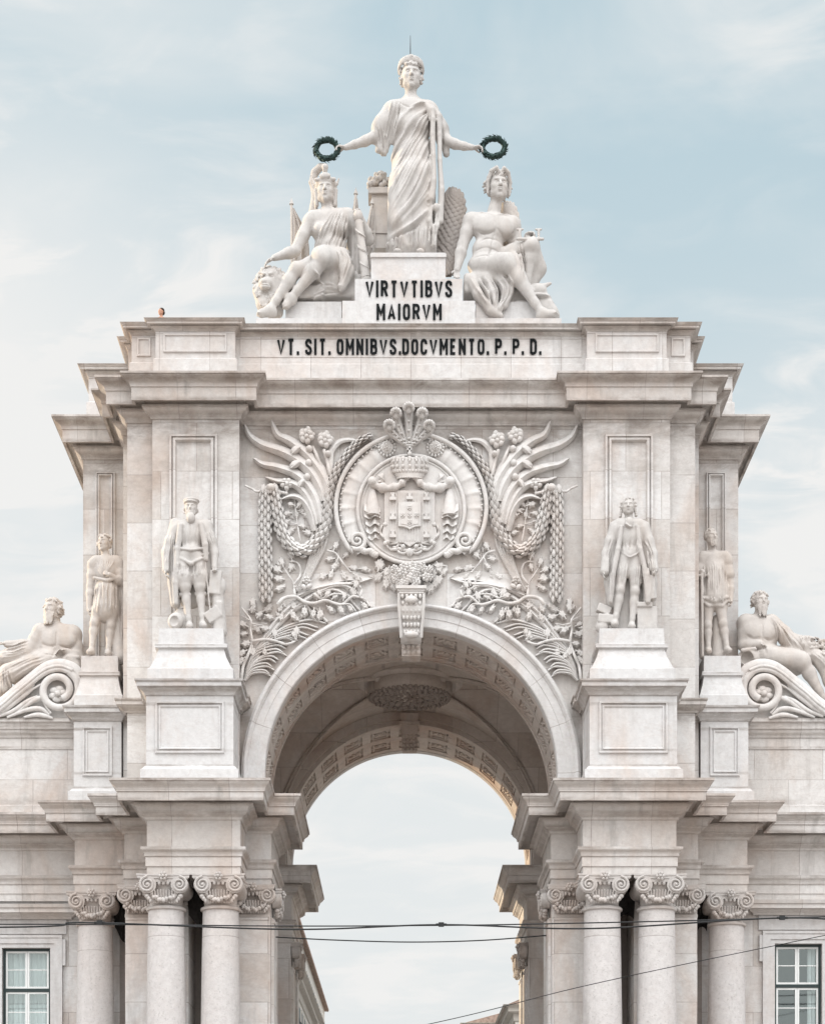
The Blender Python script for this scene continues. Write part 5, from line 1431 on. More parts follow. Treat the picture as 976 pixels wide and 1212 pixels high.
# dark wreaths
def wreath(c, rx, ry, Y, lab):
    m = MB(); k = (D0+Y)/F0; r_ = random.Random(int(c[0])); n = 70
    m.tube([(rx*k*math.cos(2*PI*i/40), 0, ry*k*math.sin(2*PI*i/40)) for i in range(41)], 3.0*k, 8, cap=False)
    for i in range(n*3):
        a = 2*PI*i/(n*3)*3+r_.uniform(-.05,.05); b = r_.uniform(0, 2*PI)
        P0 = Vector((rx*k*math.cos(a), 0, ry*k*math.sin(a))); T = Vector((-rx*math.sin(a), 0, ry*math.cos(a))).normalized(); N_ = Vector((math.cos(a),0,math.sin(a)))
        o = N_*math.cos(b)+Vector((0,1,0))*math.sin(b)
        base = P0+o*2.2*k; tip = base+(T*1.0+o*.5)*4.8*k; mid = (base+tip)/2; side = T.cross(o).normalized()*1.5*k
        m.add([base, mid+side, tip, mid-side, mid+o*.5*k], [(0,1,4),(1,2,4),(2,3,4),(3,0,4)]); m.add([base, mid+side, tip, mid-side], [(0,3,2,1)])
    o = m.build('laurel_wreath', M['bronze'], wmat=Vector((WX(c[0],Y), Y, WZ(c[1],Y)))); tag(o, lab, 'wreath', "dark wreaths in the crowning statue's hands"); return o
wreath((386.7,176.8), 12.6, 11.0, 3.2, "dark leafy wreath held out on the left, above the helmeted head")
wreath((583.9,174.6), 13.0, 10.6, 3.2, "dark leafy wreath held out on the right, above the bare curly head")
m = MB(); Y = 3.45; m.tube([(WX(485.5,Y),Y,WZ(74,Y)),(WX(485.5,Y),Y,WZ(58,Y)),(WX(485.5,Y),Y,WZ(42,Y))], [.022,.016,.008], 6); m.ell((WX(485.5,Y),Y,WZ(72,Y)),(.04,.04,.06),nu=8,nv=5)
tag(m.build('lightning_rod', M['iron']), 'thin metal rod rising from the crowning statue\'s head', 'lightning rod')

# ================= seated helmeted figure with lion
F = Fig(298, 444, 194, 388, -44, 26, .8)
F.ell((390,0,270), (23,13,20), k=5); F.cone((371,0,259), (411,0,256), 9.5, 9.5, 6); F.ell((391,0,292), (19,13,13), k=6); F.ell((392,2,311), (24,17,13), k=6)
F.ell((379,-9,272), (8.5,7,8), k=4); F.ell((401,-9,270), (8.5,6.5,8), k=4)
arm(F, (367,0,263), (349.5,-5,297), (325,-11,305), 8.0)
F.hand((325,-11,305), (-.9,-.2,-.55), (-.4,-.1,-1), 17, .35, thumb=1)
arm(F, (413,0,262), (437,3,284), (427,-12,258), 7.6); F.hand((427,-12,259), (-.35,-.2,1), (-.6,-.7,0), 16, 1.0, thumb=-1)
leg(F, (384,2,313), (351,-20,319), (320,-24,366), 12.5); F.foot((319.5,-24,367), (-.95,-.3,-.12), 23, 4.6)
leg(F, (398,2,311), (383,-25,306), (344,-20,354), 13.5, calf=.6); F.foot((343,-20,354), (-.6,-.4,-.6), 20, 4.4)
F.cone((396,-2,309), (380,-22,304), 15, 12, 4)
# seat, draped stone
F.ell((395,6,338), (34,20,22), k=5); F.box((398,8,346), (34,18,14), k=4, rad=4); F.cone((424,-4,335), (424,-4,360), 7, 6, 4)
F.box((360,2,352), (24,16,8), k=3, rad=3)
# tunic: pleats over one shoulder, belt, skirt on the lap
F.between([(397,250),(386,272),(372,300)], [(414,252),(414,275),(411,296)], 9, 1.2, 1.6, 2)
F.fold([(396,249),(384,270),(371,301)], 1.3, 2.4, 2); F.chain([(373,-12,300),(385,-15,295),(400,-15,295),(412,-11,299)], [2,2.3,2.3,2], 1.5)
F.chain([(405,-14,302),(411,-17,322),(405,-18,340)], [8,8,5], 4); F.cone((376,-14,301),(384,-20,297),6,6,4)
F.between([(397,300),(402,314),(397,336)], [(414,302),(418,322),(410,344)], 6, 1.3, 1.8, 0)
F.between([(368,345),(385,335),(405,345)], [(366,360),(390,352),(418,352)], 5, 1.6, 2.0, 2); F.fold([(372,330),(384,342),(380,356)], 1.5, 2, 2)
P_ = F.head((385.5,-1,227), 31, yaw=-.04, neck=((388,1,250), 7.5))
# helmet with crest and ear ornaments
H = 31
F.S.ell(P_(0,.08,.26), [.42*H,.5*H,.30*H], None, .5); F.S.cone(P_(-.34,-.3,.30), P_(.34,-.3,.30), .07*H, .07*H, .5); F.S.ell(P_(0,-.42,.38), [.22*H,.08*H,.12*H], None, .8)
F.chain([(373,8,232),(370,9,216),(373,7,204),(379,3,198),(385,-1,197)], [3.5,4.6,4.8,4.2,3.4], .8); F.cone((384,-3,206),(384.5,-5,198),2.6,4.0,.5)
for i in range(9): F.fold([(369+i*1.6,196),(366+i*1.9,212)],.6,-1.0,14)
for sx in (-1,1): F.S.cone(P_(sx*.42,.0,.28), P_(sx*.5,-.02,.48), 1.8, 1.0, .5); F.S.cone(P_(sx*.38,.0,.05), P_(sx*.34,0,-.5), 2.6, 2.4, 1); F.S.cone(P_(sx*.36,.1,-.3), P_(sx*.4,.15,-.85), 2.4, 1.6, 1)
F.cone((374,8,228),(368,12,262),4.5,5,3)
# mantle behind, short fasces-like staff
F.chain([(414,8,262),(422,10,290),(422,10,320)], [7,10,8], 5); F.between([(416,265),(416,290),(418,330)],[(432,275),(432,300),(430,325)],4,1.4,1.8,16)
st_min = F.obj('seated_helmeted_statue', 3.3, (385, 380), M['statue'], label='seated marble figure in crested helmet on the left, resting a hand on a lion head', cat='statue')
B = (385, 380)
# staff wound with a ribbon
def px3(x, y, d, Y): Yd = Y+d*(D0+Y)/F0; return (WX(x,Yd), Yd, WZ(y,Yd))
m = MB(); L_ = [px3(x,y,d,3.3) for x,y,d in ((424.5,262,-21),(427.5,285,-22),(430.5,308,-23),(433.5,329,-24))]; m.tube(L_, [.12,.115,.13,.15], 12)
L_ = []
for i in range(60):
    t = i/59; a = t*2*PI*3.5; L_.append(px3(424.5+9*t+4.6*math.cos(a), 262+67*t, -21-3*t+5*math.sin(a), 3.3))
m.tube(L_, .035, 5); m.ell(px3(423.5,256,-20,3.3), (.16,.15,.2)); m.ell(px3(434,331,-24,3.3), (.17,.15,.1))
m.build('ribboned_staff', M['statue'], st_min)
def banner(pole, cloth, name, yd):
    m = MB(); m.tube([px3(x,y,yd,3.3) for x,y in pole], .045, 6); x, y = pole[0]; m.frustum((*(px3(x-1.2,y,yd,3.3)[0], px3(x+1.2,y,yd,3.3)[0]), 3.3+yd*.026-.03, 3.3+yd*.026+.03, px3(x,y,yd,3.3)[2]), (*(px3(x-.2,y,yd,3.3)[0], px3(x+.2,y,yd,3.3)[0]), 3.3+yd*.026-.01, 3.3+yd*.026+.01, px3(x,y-9,yd,3.3)[2]))
    m.frustum((*(px3(x-2.4,y,yd,3.3)[0], px3(x+2.4,y,yd,3.3)[0]), 3.3+yd*.026-.05, 3.3+yd*.026+.05, px3(x,y-1,yd,3.3)[2]), (*(px3(x-.6,y,yd,3.3)[0], px3(x+.6,y,yd,3.3)[0]), 3.3+yd*.026-.02, 3.3+yd*.026+.02, px3(x,y-7,yd,3.3)[2]))
    A, Bq = [np.array(spline(q, 6)) for q in cloth]; vs = []; n = 22; mm = min(len(A), len(Bq))
    for i in range(mm):
        for j in range(n+1):
            t = j/n; p = A[i]*(1-t)+Bq[i]*t; vs.append(px3(p[0], p[1], yd+2.2*math.sin(t*17+i*.12)*min(1,i/4), 3.3))
    f = [(i*(n+1)+j, i*(n+1)+j+1, (i+1)*(n+1)+j+1, (i+1)*(n+1)+j) for i in range(mm-1) for j in range(n)]
    k = len(vs); m.add(vs, f, True); m.add([(x,y+.07,z) for x,y,z in vs], [q[::-1] for q in f], True); m.build(name, M['statue'], st_min)
banner([(345,243),(345.5,312)], [[(345.5,246),(344,275),(344,315)],[(348,246),(364,280),(366,318)]], 'banner', 18)
banner([(421,231),(414,300)], [[(420,234),(413,270),(408,300)],[(423,235),(426,270),(424,305)]], 'banner', 20)
banner([(440,243),(428,310)], [[(439,246),(430,280),(426,310)],[(442,246),(444,280),(440,322)]], 'banner', 24)
# lion beside the knee
F = Fig(294, 344, 306, 376, -22, 22, .7)
F.ell((320,-2,331), (13,13,14), k=2); F.ell((314,-13,336), (8,7,7), k=3); F.ell((312.5,-18,333), (4,3,2.5), k=1.5); F.ell((314,-17,340), (6,4.5,3.2), k=1.5); F.ell((314,-19,338), (5.5,2,.7), k=.5, sub=True)
for sx in (-1,1): F.ell((316+sx*6,-14,327), (2.8,3,2.2), k=1.2, sub=True); F.ell((316+sx*5.5,-12.5,327), (1.8,2,1.4), k=.4); F.cone((316+sx*3,-15,324),(316+sx*9,-12,322.5),1.5,1.3,1)
g = random.Random(2)
for i in range(240):
    a = g.uniform(0, 2*PI); rr = g.uniform(.75, 1.1); x = 321+16.5*rr*math.cos(a); z = 334+17*rr*math.sin(a)
    if (x-314)**2/90+(z-333)**2/120 < 1: continue
    y = g.uniform(-12, 8); F.cone((x,y,z),(x+g.uniform(-3,3)+2*math.cos(a),y-g.uniform(0,3),z+g.uniform(1,6)), g.uniform(1.6,2.5), .9, .8)
F.ell((324,2,345), (20,15,24), k=4); F.chain([(308,-4,345),(312,-6,360),(322,-8,372)],[9,8,6],4); F.cone((330,-6,350),(330,-10,371),7,5,3)
for i in range(110):
    x = g.uniform(300,322); z = g.uniform(344,370); F.cone((x+(z-344)*.55,-12+g.uniform(-2,3),z),(x+(z-344)*.55+2,-12+g.uniform(-2,3),z+5),1.8,1,.7)
F.obj('lion', 3.3, (320,376), M['statue'], parent=st_min, label='maned lion head under her hand')

# small column with carved head between the figures
m = MB(); Y = 4.3; xc = WX(450,Y); 
m.frustum((xc-.34,xc+.34,Y-.34,Y+.34,WZ(300,Y)),(xc-.27,xc+.27,Y-.27,Y+.27,WZ(236,Y))); m.box(xc-.36,xc+.36,Y-.36,Y+.36,WZ(283,Y),WZ(280,Y)); m.box(xc-.38,xc+.38,Y-.38,Y+.38,WZ(236,Y),WZ(229,Y))
g = random.Random(8)
for i in range(34): m.ell((xc+g.uniform(-.38,.34), Y-.2+g.uniform(-.2,.3), WZ(227-g.random()*9,Y)), (.1,.1,.09), nu=8, nv=5)
m.ell((xc+.02,Y-.1,WZ(213,Y)), (.19,.2,.22)); m.ell((xc+.02,Y-.3,WZ(213,Y)), (.05,.06,.06)); 
for sx in (-1,1): m.ell((xc+.02+sx*.1,Y-.24,WZ(211,Y)), (.05,.05,.05)); m.ell((xc+sx*.15,Y-.05,WZ(207.5,Y)), (.06,.06,.08))
tag(m.build('carved_column', M['statue'], wmat=None), 'small square marble post topped by a carved owl, behind the standing woman', 'post')

# ================= seated winged nude
F = Fig(534, 668, 200, 388, -42, 22, .8)
F.ell((583,-1,272), (24,13.5,17), k=5); F.cone((560,0,262), (606,0,266), 10, 10, 6); F.ell((577,-1,296), (18.5,12.5,16), k=6); F.ell((573,1,315), (20,14.5,14), k=6)
F.ell((572,-9,266), (12.5,4.6,9.5), k=4); F.ell((596,-9,269), (12.5,4.6,9.5), k=4)
arm(F, (556.5,0,262), (547,-2,291), (540.5,-7,320), 8.4); F.hand((540.5,-7,319), (-.05,-.25,-1), (0,-1,-.4), 17, .4, thumb=1)
arm(F, (607,1,270), (610,4,297), (624,-14,282), 8.0); F.hand((621,-14,279), (.9,-.1,.25), (.2,-.3,-1), 16, .9, thumb=-1)
leg(F, (578,1,318), (603,-21,314), (641,-22,371), 13.5, calf=.6); F.cone((572,-2,316),(600,-19,311),14.5,11.5,4); F.foot((642,-22,371), (.95,-.25,.18), 24, 4.6)
leg(F, (592,5,308), (629,-14,291), (622,-8,340), 12.2); F.cone((629,-12,292),(636,2,318),9,10,4); F.cone((636,2,318),(628,2,340),9.5,6,4); F.foot((622,-8,340), (.75,-.5,-.45), 20, 4.2)
# muscles
for P, w, a in (([(562,272),(572,277),(582,276),(586,272)],1.3,-1.8),([(586,272),(596,280),(606,279),(610,274)],1.3,-1.8),([(584,256),(584.5,268),(583,282),(579,300),(574,312)],1.1,-1.4),
                ([(566,288),(575,284),(590,286),(597,292)],1.1,-1.0),([(562,297),(574,295),(588,298)],1.0,-.9),([(560,307),(572,306),(584,309)],1.0,-1.0),([(565,250),(575,252),(583,256)],1.1,1.1),([(605,255),(594,254),(586,256)],1.1,1.1)): F.fold(P, w, a, 0)
F.ell((577,-14.5,306), (1.2,1.6,1.2), k=.4, sub=True)
# seat and drapery
F.box((578,6,342), (30,16,12), k=4, rad=4); F.box((612,6,360), (24,14,12), k=4, rad=3); F.ell((580,2,335), (28,17,14), k=5); F.box((630,2,370), (22,14,9), k=3, rad=3)
F.chain([(557,-8,332),(566,-15,350),(580,-17,368),(592,-17,374)], [6,6,5,3.5], 3); F.chain([(575,-10,330),(582,-16,348),(590,-17,366)], [6,6,4.5], 3); F.chain([(593,-10,330),(600,-14,345),(597,-16,362)], [7,7,4], 3)
F.between([(553,331),(563,352),(578,370)], [(600,332),(606,350),(592,372)], 11, 1.4, 2.3, 2)
F.chain([(606,-12,302),(612,-18,306),(617,-19,325),(617,-17,340)], [4,5,4.5,3.5], 2.5); F.between([(604,300),(610,320),(614,338)],[(616,290),(620,310),(619,338)],4,1.2,1.6,0)
F.cone((559,-6,333),(552,-8,334),3,3,2)
# stone by the foot with a winged cap
F.ell((636,-6,345), (11,9,9), k=2); F.ell((638,-8,352), (13,9,3.2), k=1); F.cone((640,-8,340),(651,-6,335.5),4,1.6,1.5); F.cone((645,-6,352),(654,-6,368),5,6,3); F.cone((640,-4,360),(655,-4,374),7,7,3)
P_ = F.head((589,-1,222), 34, yaw=.16, pitch=.02, neck=((584,1,252), 8.0)); 
F.curls(150, .058, .26, low=-.26, rad=(.39,.44,.43), cz=.09, length=.13, seed=9)
for sx in (-1,1):
    F.S.cone(P_(sx*.03,-.36,.34), P_(sx*.13,-.38,.47), 1.5, 2.2, .6); F.S.cone(P_(sx*.13,-.38,.47), P_(sx*.30,-.30,.38), 2.4, 2.4, .6); F.S.cone(P_(sx*.30,-.28,.38), P_(sx*.40,-.18,.1), 2.4, 2.2, .6); F.S.cone(P_(sx*.40,-.16,.1), P_(sx*.38,-.1,-.28), 2.2, 1.7, .6)
# lyre-like bar held in the hand
F.cone((612,-19,283),(642,-19,283),1.7,1.7,.5); F.cone((615,-19,283),(615,-19,273),1.5,1.7,.5); F.cone((637,-19,283),(637,-19,273),1.5,1.7,.5); F.cone((612,-19,271.5),(618,-19,271.5),1.3,1.3,.5); F.cone((634,-19,271.5),(640,-19,271.5),1.3,1.3,.5)
st_gen = F.obj('seated_winged_statue', 3.3, (585, 380), M['statue'], label='seated bare-chested marble youth with curly hair and wings, on the right below the wreath', cat='statue')
def wing_mesh(pts, yd, lean, rows, name):
    """feathered wing: slab with overlapping feathers"""
    m = MB(); A = [np.array(p) for p in pts]     # left edge poly and right edge poly
    Lf, Rt = A; M_ = 26
    def at(q, t): 
        q = np.array(spline([tuple(p) for p in q], 6)); i = t*(len(q)-1); a = int(min(i, len(q)-2)); f = i-a; return q[a]*(1-f)+q[a+1]*f
    vs = []; n = 8
    for i in range(M_+1):
        t = i/M_; l, r = at(Lf,t), at(Rt,t)
        for j in range(n+1): u = j/n; p = l*(1-u)+r*u; vs.append(px3(p[0], p[1], yd+lean*u-4*math.sin(PI*u), 3.3))
    f = [(i*(n+1)+j, i*(n+1)+j+1, (i+1)*(n+1)+j+1, (i+1)*(n+1)+j) for i in range(M_) for j in range(n)]
    m.add(vs, [q[::-1] for q in f], True); m.add([(x,y+.16,z) for x,y,z in vs], f, True)
    for i in range(rows):
        t = .05+.92*i/rows; nf = 6 if t < .6 else 5
        for j in range(nf):
            u = (j+.5+(i%2)*.5)/nf
            if u > 1: continue
            l, r = at(Lf,t), at(Rt,t); p = l*(1-u)+r*u; p2 = px3(p[0], p[1], yd+lean*u-4*math.sin(PI*u)-1.6, 3.3)
            sc_ = .8+.6*t; R = Matrix.Rotation(.35*(u-.5), 3, 'Y') @ Matrix.Rotation(-.22, 3, 'X')
            m.ell(p2, (.10*np.linalg.norm(r-l)/25*.95, .035, .15*sc_), R=R, nu=8, nv=6)
    for q in (Lf, Rt): m.tube([px3(p[0],p[1],yd+(lean if q is Rt else 0),3.3) for p in spline(q,6)], .07, 8)
    m.build(name, M['greymarble'] if pts[0][0][0] < 580 else M['statue2'], st_gen)
wing_mesh(([(533,223),(523,240),(519,275),(520,310),(524,325)], [(534,223),(546,232),(548,262),(543,295),(534,325)]), 22, -3, 24, 'wing')
wing_mesh(([(594,242),(592,256),(594,285),(600,315)], [(596,240),(608,246),(614,275),(612,312)]), 20, 4, 20, 'wing')

# ================= four standing figures on pedestals
# --- bearded navigator in flat cap and cloak
F = Fig(188, 270, 584, 750, -20, 18, .7)
F.ell((226,0,634), (17,10.5,17), k=4); F.cone((214,0,622),(239,0,622),7,7,5); F.ell((226,-9,613),(5,4,6.5),k=1); F.ell((226,0,655), (15.5,11,12), k=4); F.cone((218,-1,660),(218,-1,672),10,10.5,3); F.cone((234,-1,660),(235,-1,672),10,10,3)
F.chain([(218,-1,668),(218,-3,684),(219,-4,694)],[9,10,8],3); F.chain([(235,-1,668),(237,-2,684),(237.5,-3,694)],[9,10,8],3)
leg(F, (219,-1,668), (219,-4,697), (224.5,-5,741), 8.5, k=2); leg(F, (235,-1,668), (237,-3,697), (240,-6,738), 8.5, k=2)
for x, z in ((219,692),(237,690)): F.ell((x,-2,z-6), (9,9,10), k=2)
for a in ((219,-4,704),(238,-3,703)): F.cone((a[0]-5,a[1],a[2]),(a[0]+5,a[1],a[2]),2.6,2.6,1)
F.foot((224.5,-5,741),(.1,-1,0),13,3.4); F.foot((240,-6,740),(.35,-1,0),13,3.4)
# cloak panels
F.chain([(208,2,620),(203,2,650),(206,1,690),(208,1,714)], [7,8,7,6], 3, sy=.8); F.chain([(214,-9,622),(210,-10,650),(208,-9,690),(208,-8,714)], [3.4,3.6,3.6,3], 1.5)
F.chain([(245,2,622),(249,3,645),(248,6,690),(247,6,712)], [7,7,7,6], 3); F.chain([(238,-9,620),(243,-10,645),(244,-9,662)], [3.2,3.6,2.8], 1.5); F.cone((226,10,640),(226,10,705),17,16,4,sy=.35)
F.chain([(209,1,627),(202,0,641),(197,-1,654),(196,-6,675)],[7.2,6.6,5.6,3.6],3); F.between([(200,628),(195,650),(195,668)],[(208,630),(203,650),(199,668)],3,.9,1.0,2); F.hand((196,-6,676),(0,-.3,-1),(1,-.2,0),11,.6,thumb=1)
F.chain([(243,0,627),(250,0,641),(254,-1,655),(254,-6,672)],[7,6.6,5,3.4],3); F.between([(244,630),(249,645)],[(252,624),(257,642)],4,.9,1.2,2); F.hand((254,-7,672),(0,-.5,-1),(0,-1,.2),11,.8,thumb=-1)
F.fold([(226,612),(226,640),(226,652)],.8,-1,-3); F.chain([(213,-10,649),(226,-12,651),(240,-10,649)],[1.5,1.6,1.5],.8); F.chain([(214,-10,661),(226,-13,667),(239,-10,661)],[1.6,2.4,1.6],1.2)
F.between([(212,665),(212,684)],[(226,668),(226,688)],4,1,1.2,0); F.between([(229,668),(229,686)],[(243,664),(243,684)],4,1,1.2,0); F.between([(203,630),(200,670),(203,712)],[(209,630),(208,670),(211,712)],3,1,1.2,0)
F.between([(215,622),(217,648)],[(237,622),(235,648)],6,.9,.5,-3)
# sword, strapwork, globe and anchor props
F.cone((242,-8,655),(250,-8,735),1.1,.9,.4); F.cone((238,-9,657),(247,-9,655),1.2,1.2,.4)
F.box((255,-4,690),(7,4,14),R=rotm(0,0,.1),k=.6,rad=1); F.ell((262,-2,694),(6,5,10),k=1.5)
F.box((252,-6,728),(9,3,7),R=rotm(0,0,-.6),k=.8,rad=1); F.box((260,-5,722),(3,3,9),k=.8,rad=1); F.cone((258,0,705),(260,0,748),7,9,3)
F.ell((208,-6,735),(9,6,10),R=rotm(0,0,.4),k=1.5); F.ell((206,-11,735),(5,3,6),R=rotm(0,0,.4),k=.6,sub=True); F.ell((216,4,735),(13,8,15),k=3)
P_ = F.head((226,-1,602), 21, yaw=.02, beard=(.38, 110), neck=((226,0,618), 5.5))
F.S.ell(P_(0,-.02,.30), [.41*21,.45*21,.12*21], None, .8); F.S.ell(P_(.03,.02,.43), [.46*21,.46*21,.15*21], None, 1.0); F.curls(30,.05,.9,low=-.2,cz=.02,seed=2)
F.obj('bearded_navigator_statue', -1.25, (225, 749), M['statue'], label='bearded marble man in flat cap and long cloak standing on the front left pedestal', cat='statue')
# --- bewigged statesman in long coat
F = Fig(704, 786, 584, 750, -20, 18, .7)
F.ell((744,0,636), (17,10.5,18), k=4); F.cone((732,0,621),(756,0,621),7,7,5); F.ell((744,0,658), (15,11,12), k=4)
leg(F, (737,-1,664), (733,-4,698), (727.5,-5,738), 8.8, k=2); leg(F, (751,-1,664), (751,-3,700), (747,-4,741), 8.8, k=2)
F.foot((727,-5,738),(-.25,-1,0),13,3.3); F.foot((747,-4,741),(.1,-1,0),13,3.3)
F.chain([(727,2,624),(723,2,650),(722,2,690),(725,2,714)], [7,7,7.5,6.5], 3, sy=.9); F.chain([(762,2,624),(766,3,650),(768,3,690),(768,2,713)], [7,8,9,8], 3, sy=.9)
F.cone((744,10,640),(746,11,708),18,20,4,sy=.35)
F.chain([(735,-9,624),(731,-11,650),(725,-10,680),(722,-9,712)], [2.6,3,3,2.6], 1.5); F.chain([(754,-9,624),(757,-11,650),(764,-10,680),(766,-9,712)], [2.6,3,3.2,3], 1.5)
F.chain([(728,0,627),(721.5,0,641),(717,-1,656),(714.5,-6,676)],[7,6.2,5.4,4.4],3); F.between([(720,632),(716,650),(713,668)],[(727,640),(722,655),(717,670)],3,.9,.9,2); F.hand((714,-6,678),(-.05,-.3,-1),(1,-.3,0),11,.5,thumb=1); F.cone((716.5,-4,670),(715,-5,677),5.2,5.4,1)
F.chain([(760,0,627),(767,0,641),(772,-1,656),(773.5,-6,674)],[7,6.2,5.4,4.4],3); F.between([(766,632),(772,650),(775,668)],[(760,640),(767,655),(771,670)],3,.9,.9,2); F.hand((773.5,-7,675),(.05,-.4,-1),(-.6,-1,0),11,.8,thumb=-1); F.cone((772.5,-5,668),(773.5,-6,674),5.2,5.4,1)
F.box((771,-7,696),(4,4,14),R=rotm(0,0,-.12),k=.6,rad=1.2)
F.between([(736,640),(735,652)],[(755,640),(756,652)],7,.8,.7,-3); F.fold([(744,628),(744,655)],.7,-1,-3); F.fold([(734,653),(744,660),(757,653)],1,1.2,-3)
F.ell((744,-11,618),(5,3,6),k=1); F.fold([(736,619),(744,625),(753,619)],1.2,1.4,-2)
F.between([(730,665),(729,692)],[(743,668),(739,695)],4,1,1,0); F.between([(748,668),(746,695)],[(760,665),(758,695)],4,1,1,0)
F.between([(719,640),(718,680),(720,713)],[(727,640),(724,680),(725,713)],3,1,1.2,0); F.between([(762,640),(765,680),(765,713)],[(773,650),(774,680),(774,713)],4,1,1.3,0)
F.cone((741,10,722),(741,10,748),15,16,3,sy=.4); F.box((714,0,722),(8,5,5),R=rotm(0,0,.4),k=1,rad=1); F.box((716,-1,733),(9,5,5),R=rotm(0,0,.1),k=1,rad=1); F.ell((712,0,742),(8,6,8),k=2); F.box((765,0,733),(12,6,14),k=2,rad=2); F.box((762,-2,717),(9,6,3),k=1,rad=1)
P_ = F.head((743,-1,600), 21.5, yaw=-.12, neck=((744,0,617), 5.5)); F.curls(60,.055,.30,low=-.1,rad=(.39,.45,.42),cz=.1,seed=6)
for sx in (-1,1):
    for j in range(5): F.S.ell(P_(sx*(.345+.022*j),.06,.0-.12*j), [1.9,2.6,1.6], None, .6)
F.obj('bewigged_statesman_statue', -1.25, (744, 749), M['statue'], label='marble man in curled wig and long open coat standing on the front right pedestal', cat='statue')
# --- young warrior in short tunic (left flank)
F = Fig(98, 152, 624, 783, -18, 16, .7)
F.ell((126,0,676), (14.5,9.5,15), k=4); F.cone((114,0,664),(138,0,664),6.5,6.5,4); F.ell((126,0,696), (13,10,10), k=4); F.cone((126,0,700),(126,0,722),13,15.5,4)
leg(F, (119,-1,715), (112,-5,737), (108.5,-7,771), 8, k=2); leg(F, (133,-1,715), (131.5,-2,740), (128,-2,773), 8, k=2)
F.foot((108.5,-7,771),(-.25,-1,0),13,3.2); F.foot((128,-2,773),(.1,-1,0),12,3.2)
arm(F, (110,0,668), (107,1,694), (105.5,-2,722), 5.6); F.hand((105.5,-2,721),(0,-.2,-1),(1,0,0),10,.6,thumb=1)
arm(F, (141,0,668), (145,-2,690), (130,-13,680), 5.6); F.hand((131,-13,680),(-.9,-.1,.3),(0,1,0),10,.6,thumb=1)
F.between([(113,662),(118,675),(122,684)],[(138,660),(132,672),(124,684)],8,.9,.9,-2); F.chain([(112,-9,684),(126,-12,687),(140,-9,684)],[1.9,2,1.9],1)
F.between([(113,689),(111,726)],[(140,689),(141,728)],13,1.2,1.8,4); F.chain([(140,4,670),(146,7,700),(143,8,745),(138,8,776)],[5,7,7,6],4); F.between([(141,690),(141,770)],[(148,690),(147,770)],3,1,1.3,10)
F.cone((138,6,735),(142,5,778),5,9,3)
P_ = F.head((123.5,-1,643), 20.5, yaw=-.35, neck=((125.5,0,659), 5.2)); F.curls(70,.062,.22,low=-.35,rad=(.41,.46,.44),cz=.1,seed=12)
F.obj('young_warrior_statue', 1.3, (124, 781), M['statue2'], label='curly haired marble youth in belted tunic with bare legs, against the left side mass', cat='statue')
# --- bearded warrior with sword (right flank)
F = Fig(818, 872, 620, 779, -18, 16, .7)
F.ell((844,0,672), (15,9.5,17), k=4); F.cone((831,0,659),(857,0,659),6.8,6.8,4); F.cone((844,0,680),(845,0,708),13.5,15.5,4)
leg(F, (838,-1,705), (837,-4,740), (838,-5,770), 7.6, k=2); leg(F, (851,-1,705), (855,-4,738), (860,-5,769), 7.8, k=2)
F.foot((838,-5,770),(-.1,-1,0),12,3); F.foot((860,-5,769),(.25,-1,0),12,3)
arm(F, (829.5,0,663), (824,-1,683), (830,-12,676), 5.6); F.hand((829,-12,676),(.3,-.3,-.5),(.4,1,0),10,.8,thumb=-1)
F.ell((860,0,664),(7,7,9),k=2); F.cone((861,0,674),(862,0,680),6.4,7,1); arm(F, (860,0,666), (864,0,690), (864.5,-5,712), 5.2); F.hand((864.5,-5,711),(0,-.3,-1),(-1,-.2,0),10,.7,thumb=-1)
F.cone((830,-13,680),(831,-12,776),1.8,1.3,.5); F.cone((825,-13,681),(836,-13,681),1.3,1.3,.4)
F.between([(831,664),(831,706)],[(858,664),(860,708)],10,1.1,1.2,4); F.between([(829,708),(830,715)],[(861,708),(860,715)],9,1,1.4,4)
F.chain([(830,-9,707),(845,-12,711),(860,-9,707)],[2.2,2.4,2.2],1.5); F.chain([(832,-8,712),(838,-9,717),(846,-9,716),(854,-9,717),(859,-8,712)],[2,2.4,2.2,2.4,2],1.2)
F.chain([(826,6,668),(826,8,710),(832,8,776)],[5,5,5],4); F.cone((848,7,735),(849,7,776),7,9,3)
P_ = F.head((841,-1,636), 20.5, yaw=.35, beard=(.26, 40), neck=((843,0,655), 5.2)); F.curls(60,.05,.24,low=-.1,rad=(.37,.43,.40),cz=.1,length=.08,seed=14)
F.obj('bearded_swordsman_statue', 1.3, (845, 777), M['statue2'], label='bearded marble man in tunic leaning on a sword, against the right side mass', cat='statue')

# ================= reclining river figures on the scrolls
F = Fig(-34, 102, 698, 836, -34, 22, .9)
F.ell((67,0,762), (23,14,22), k=6, R=rotm(0,0,-.15)); F.cone((50,0,748),(86,0,750),10,10.5,6); F.ell((62,-9,756),(10.5,4.6,8.5),k=4); F.ell((80,-9,757),(10.5,4.6,8.5),k=4); F.ell((60,0,784), (19,14,12), k=6)
arm(F, (48,-1,748), (36,-4,764), (8,-8,762), 8); F.hand((9,-8,762),(-1,0,.1),(0,0,-1),15,.6,thumb=1)
arm(F, (88,0,752), (93,-1,779), (77,-12,770), 8.5); F.hand((79,-12,771),(-.8,-.2,.1),(-.2,-.3,-1),14,.6,thumb=1)
leg(F, (55,-2,786), (8,-12,797), (-14,-10,838), 13); leg(F, (52,4,778), (-4,0,782), (-34,-4,800), 12)
F.cone((56,-6,784),(12,-12,797),14,11,5)
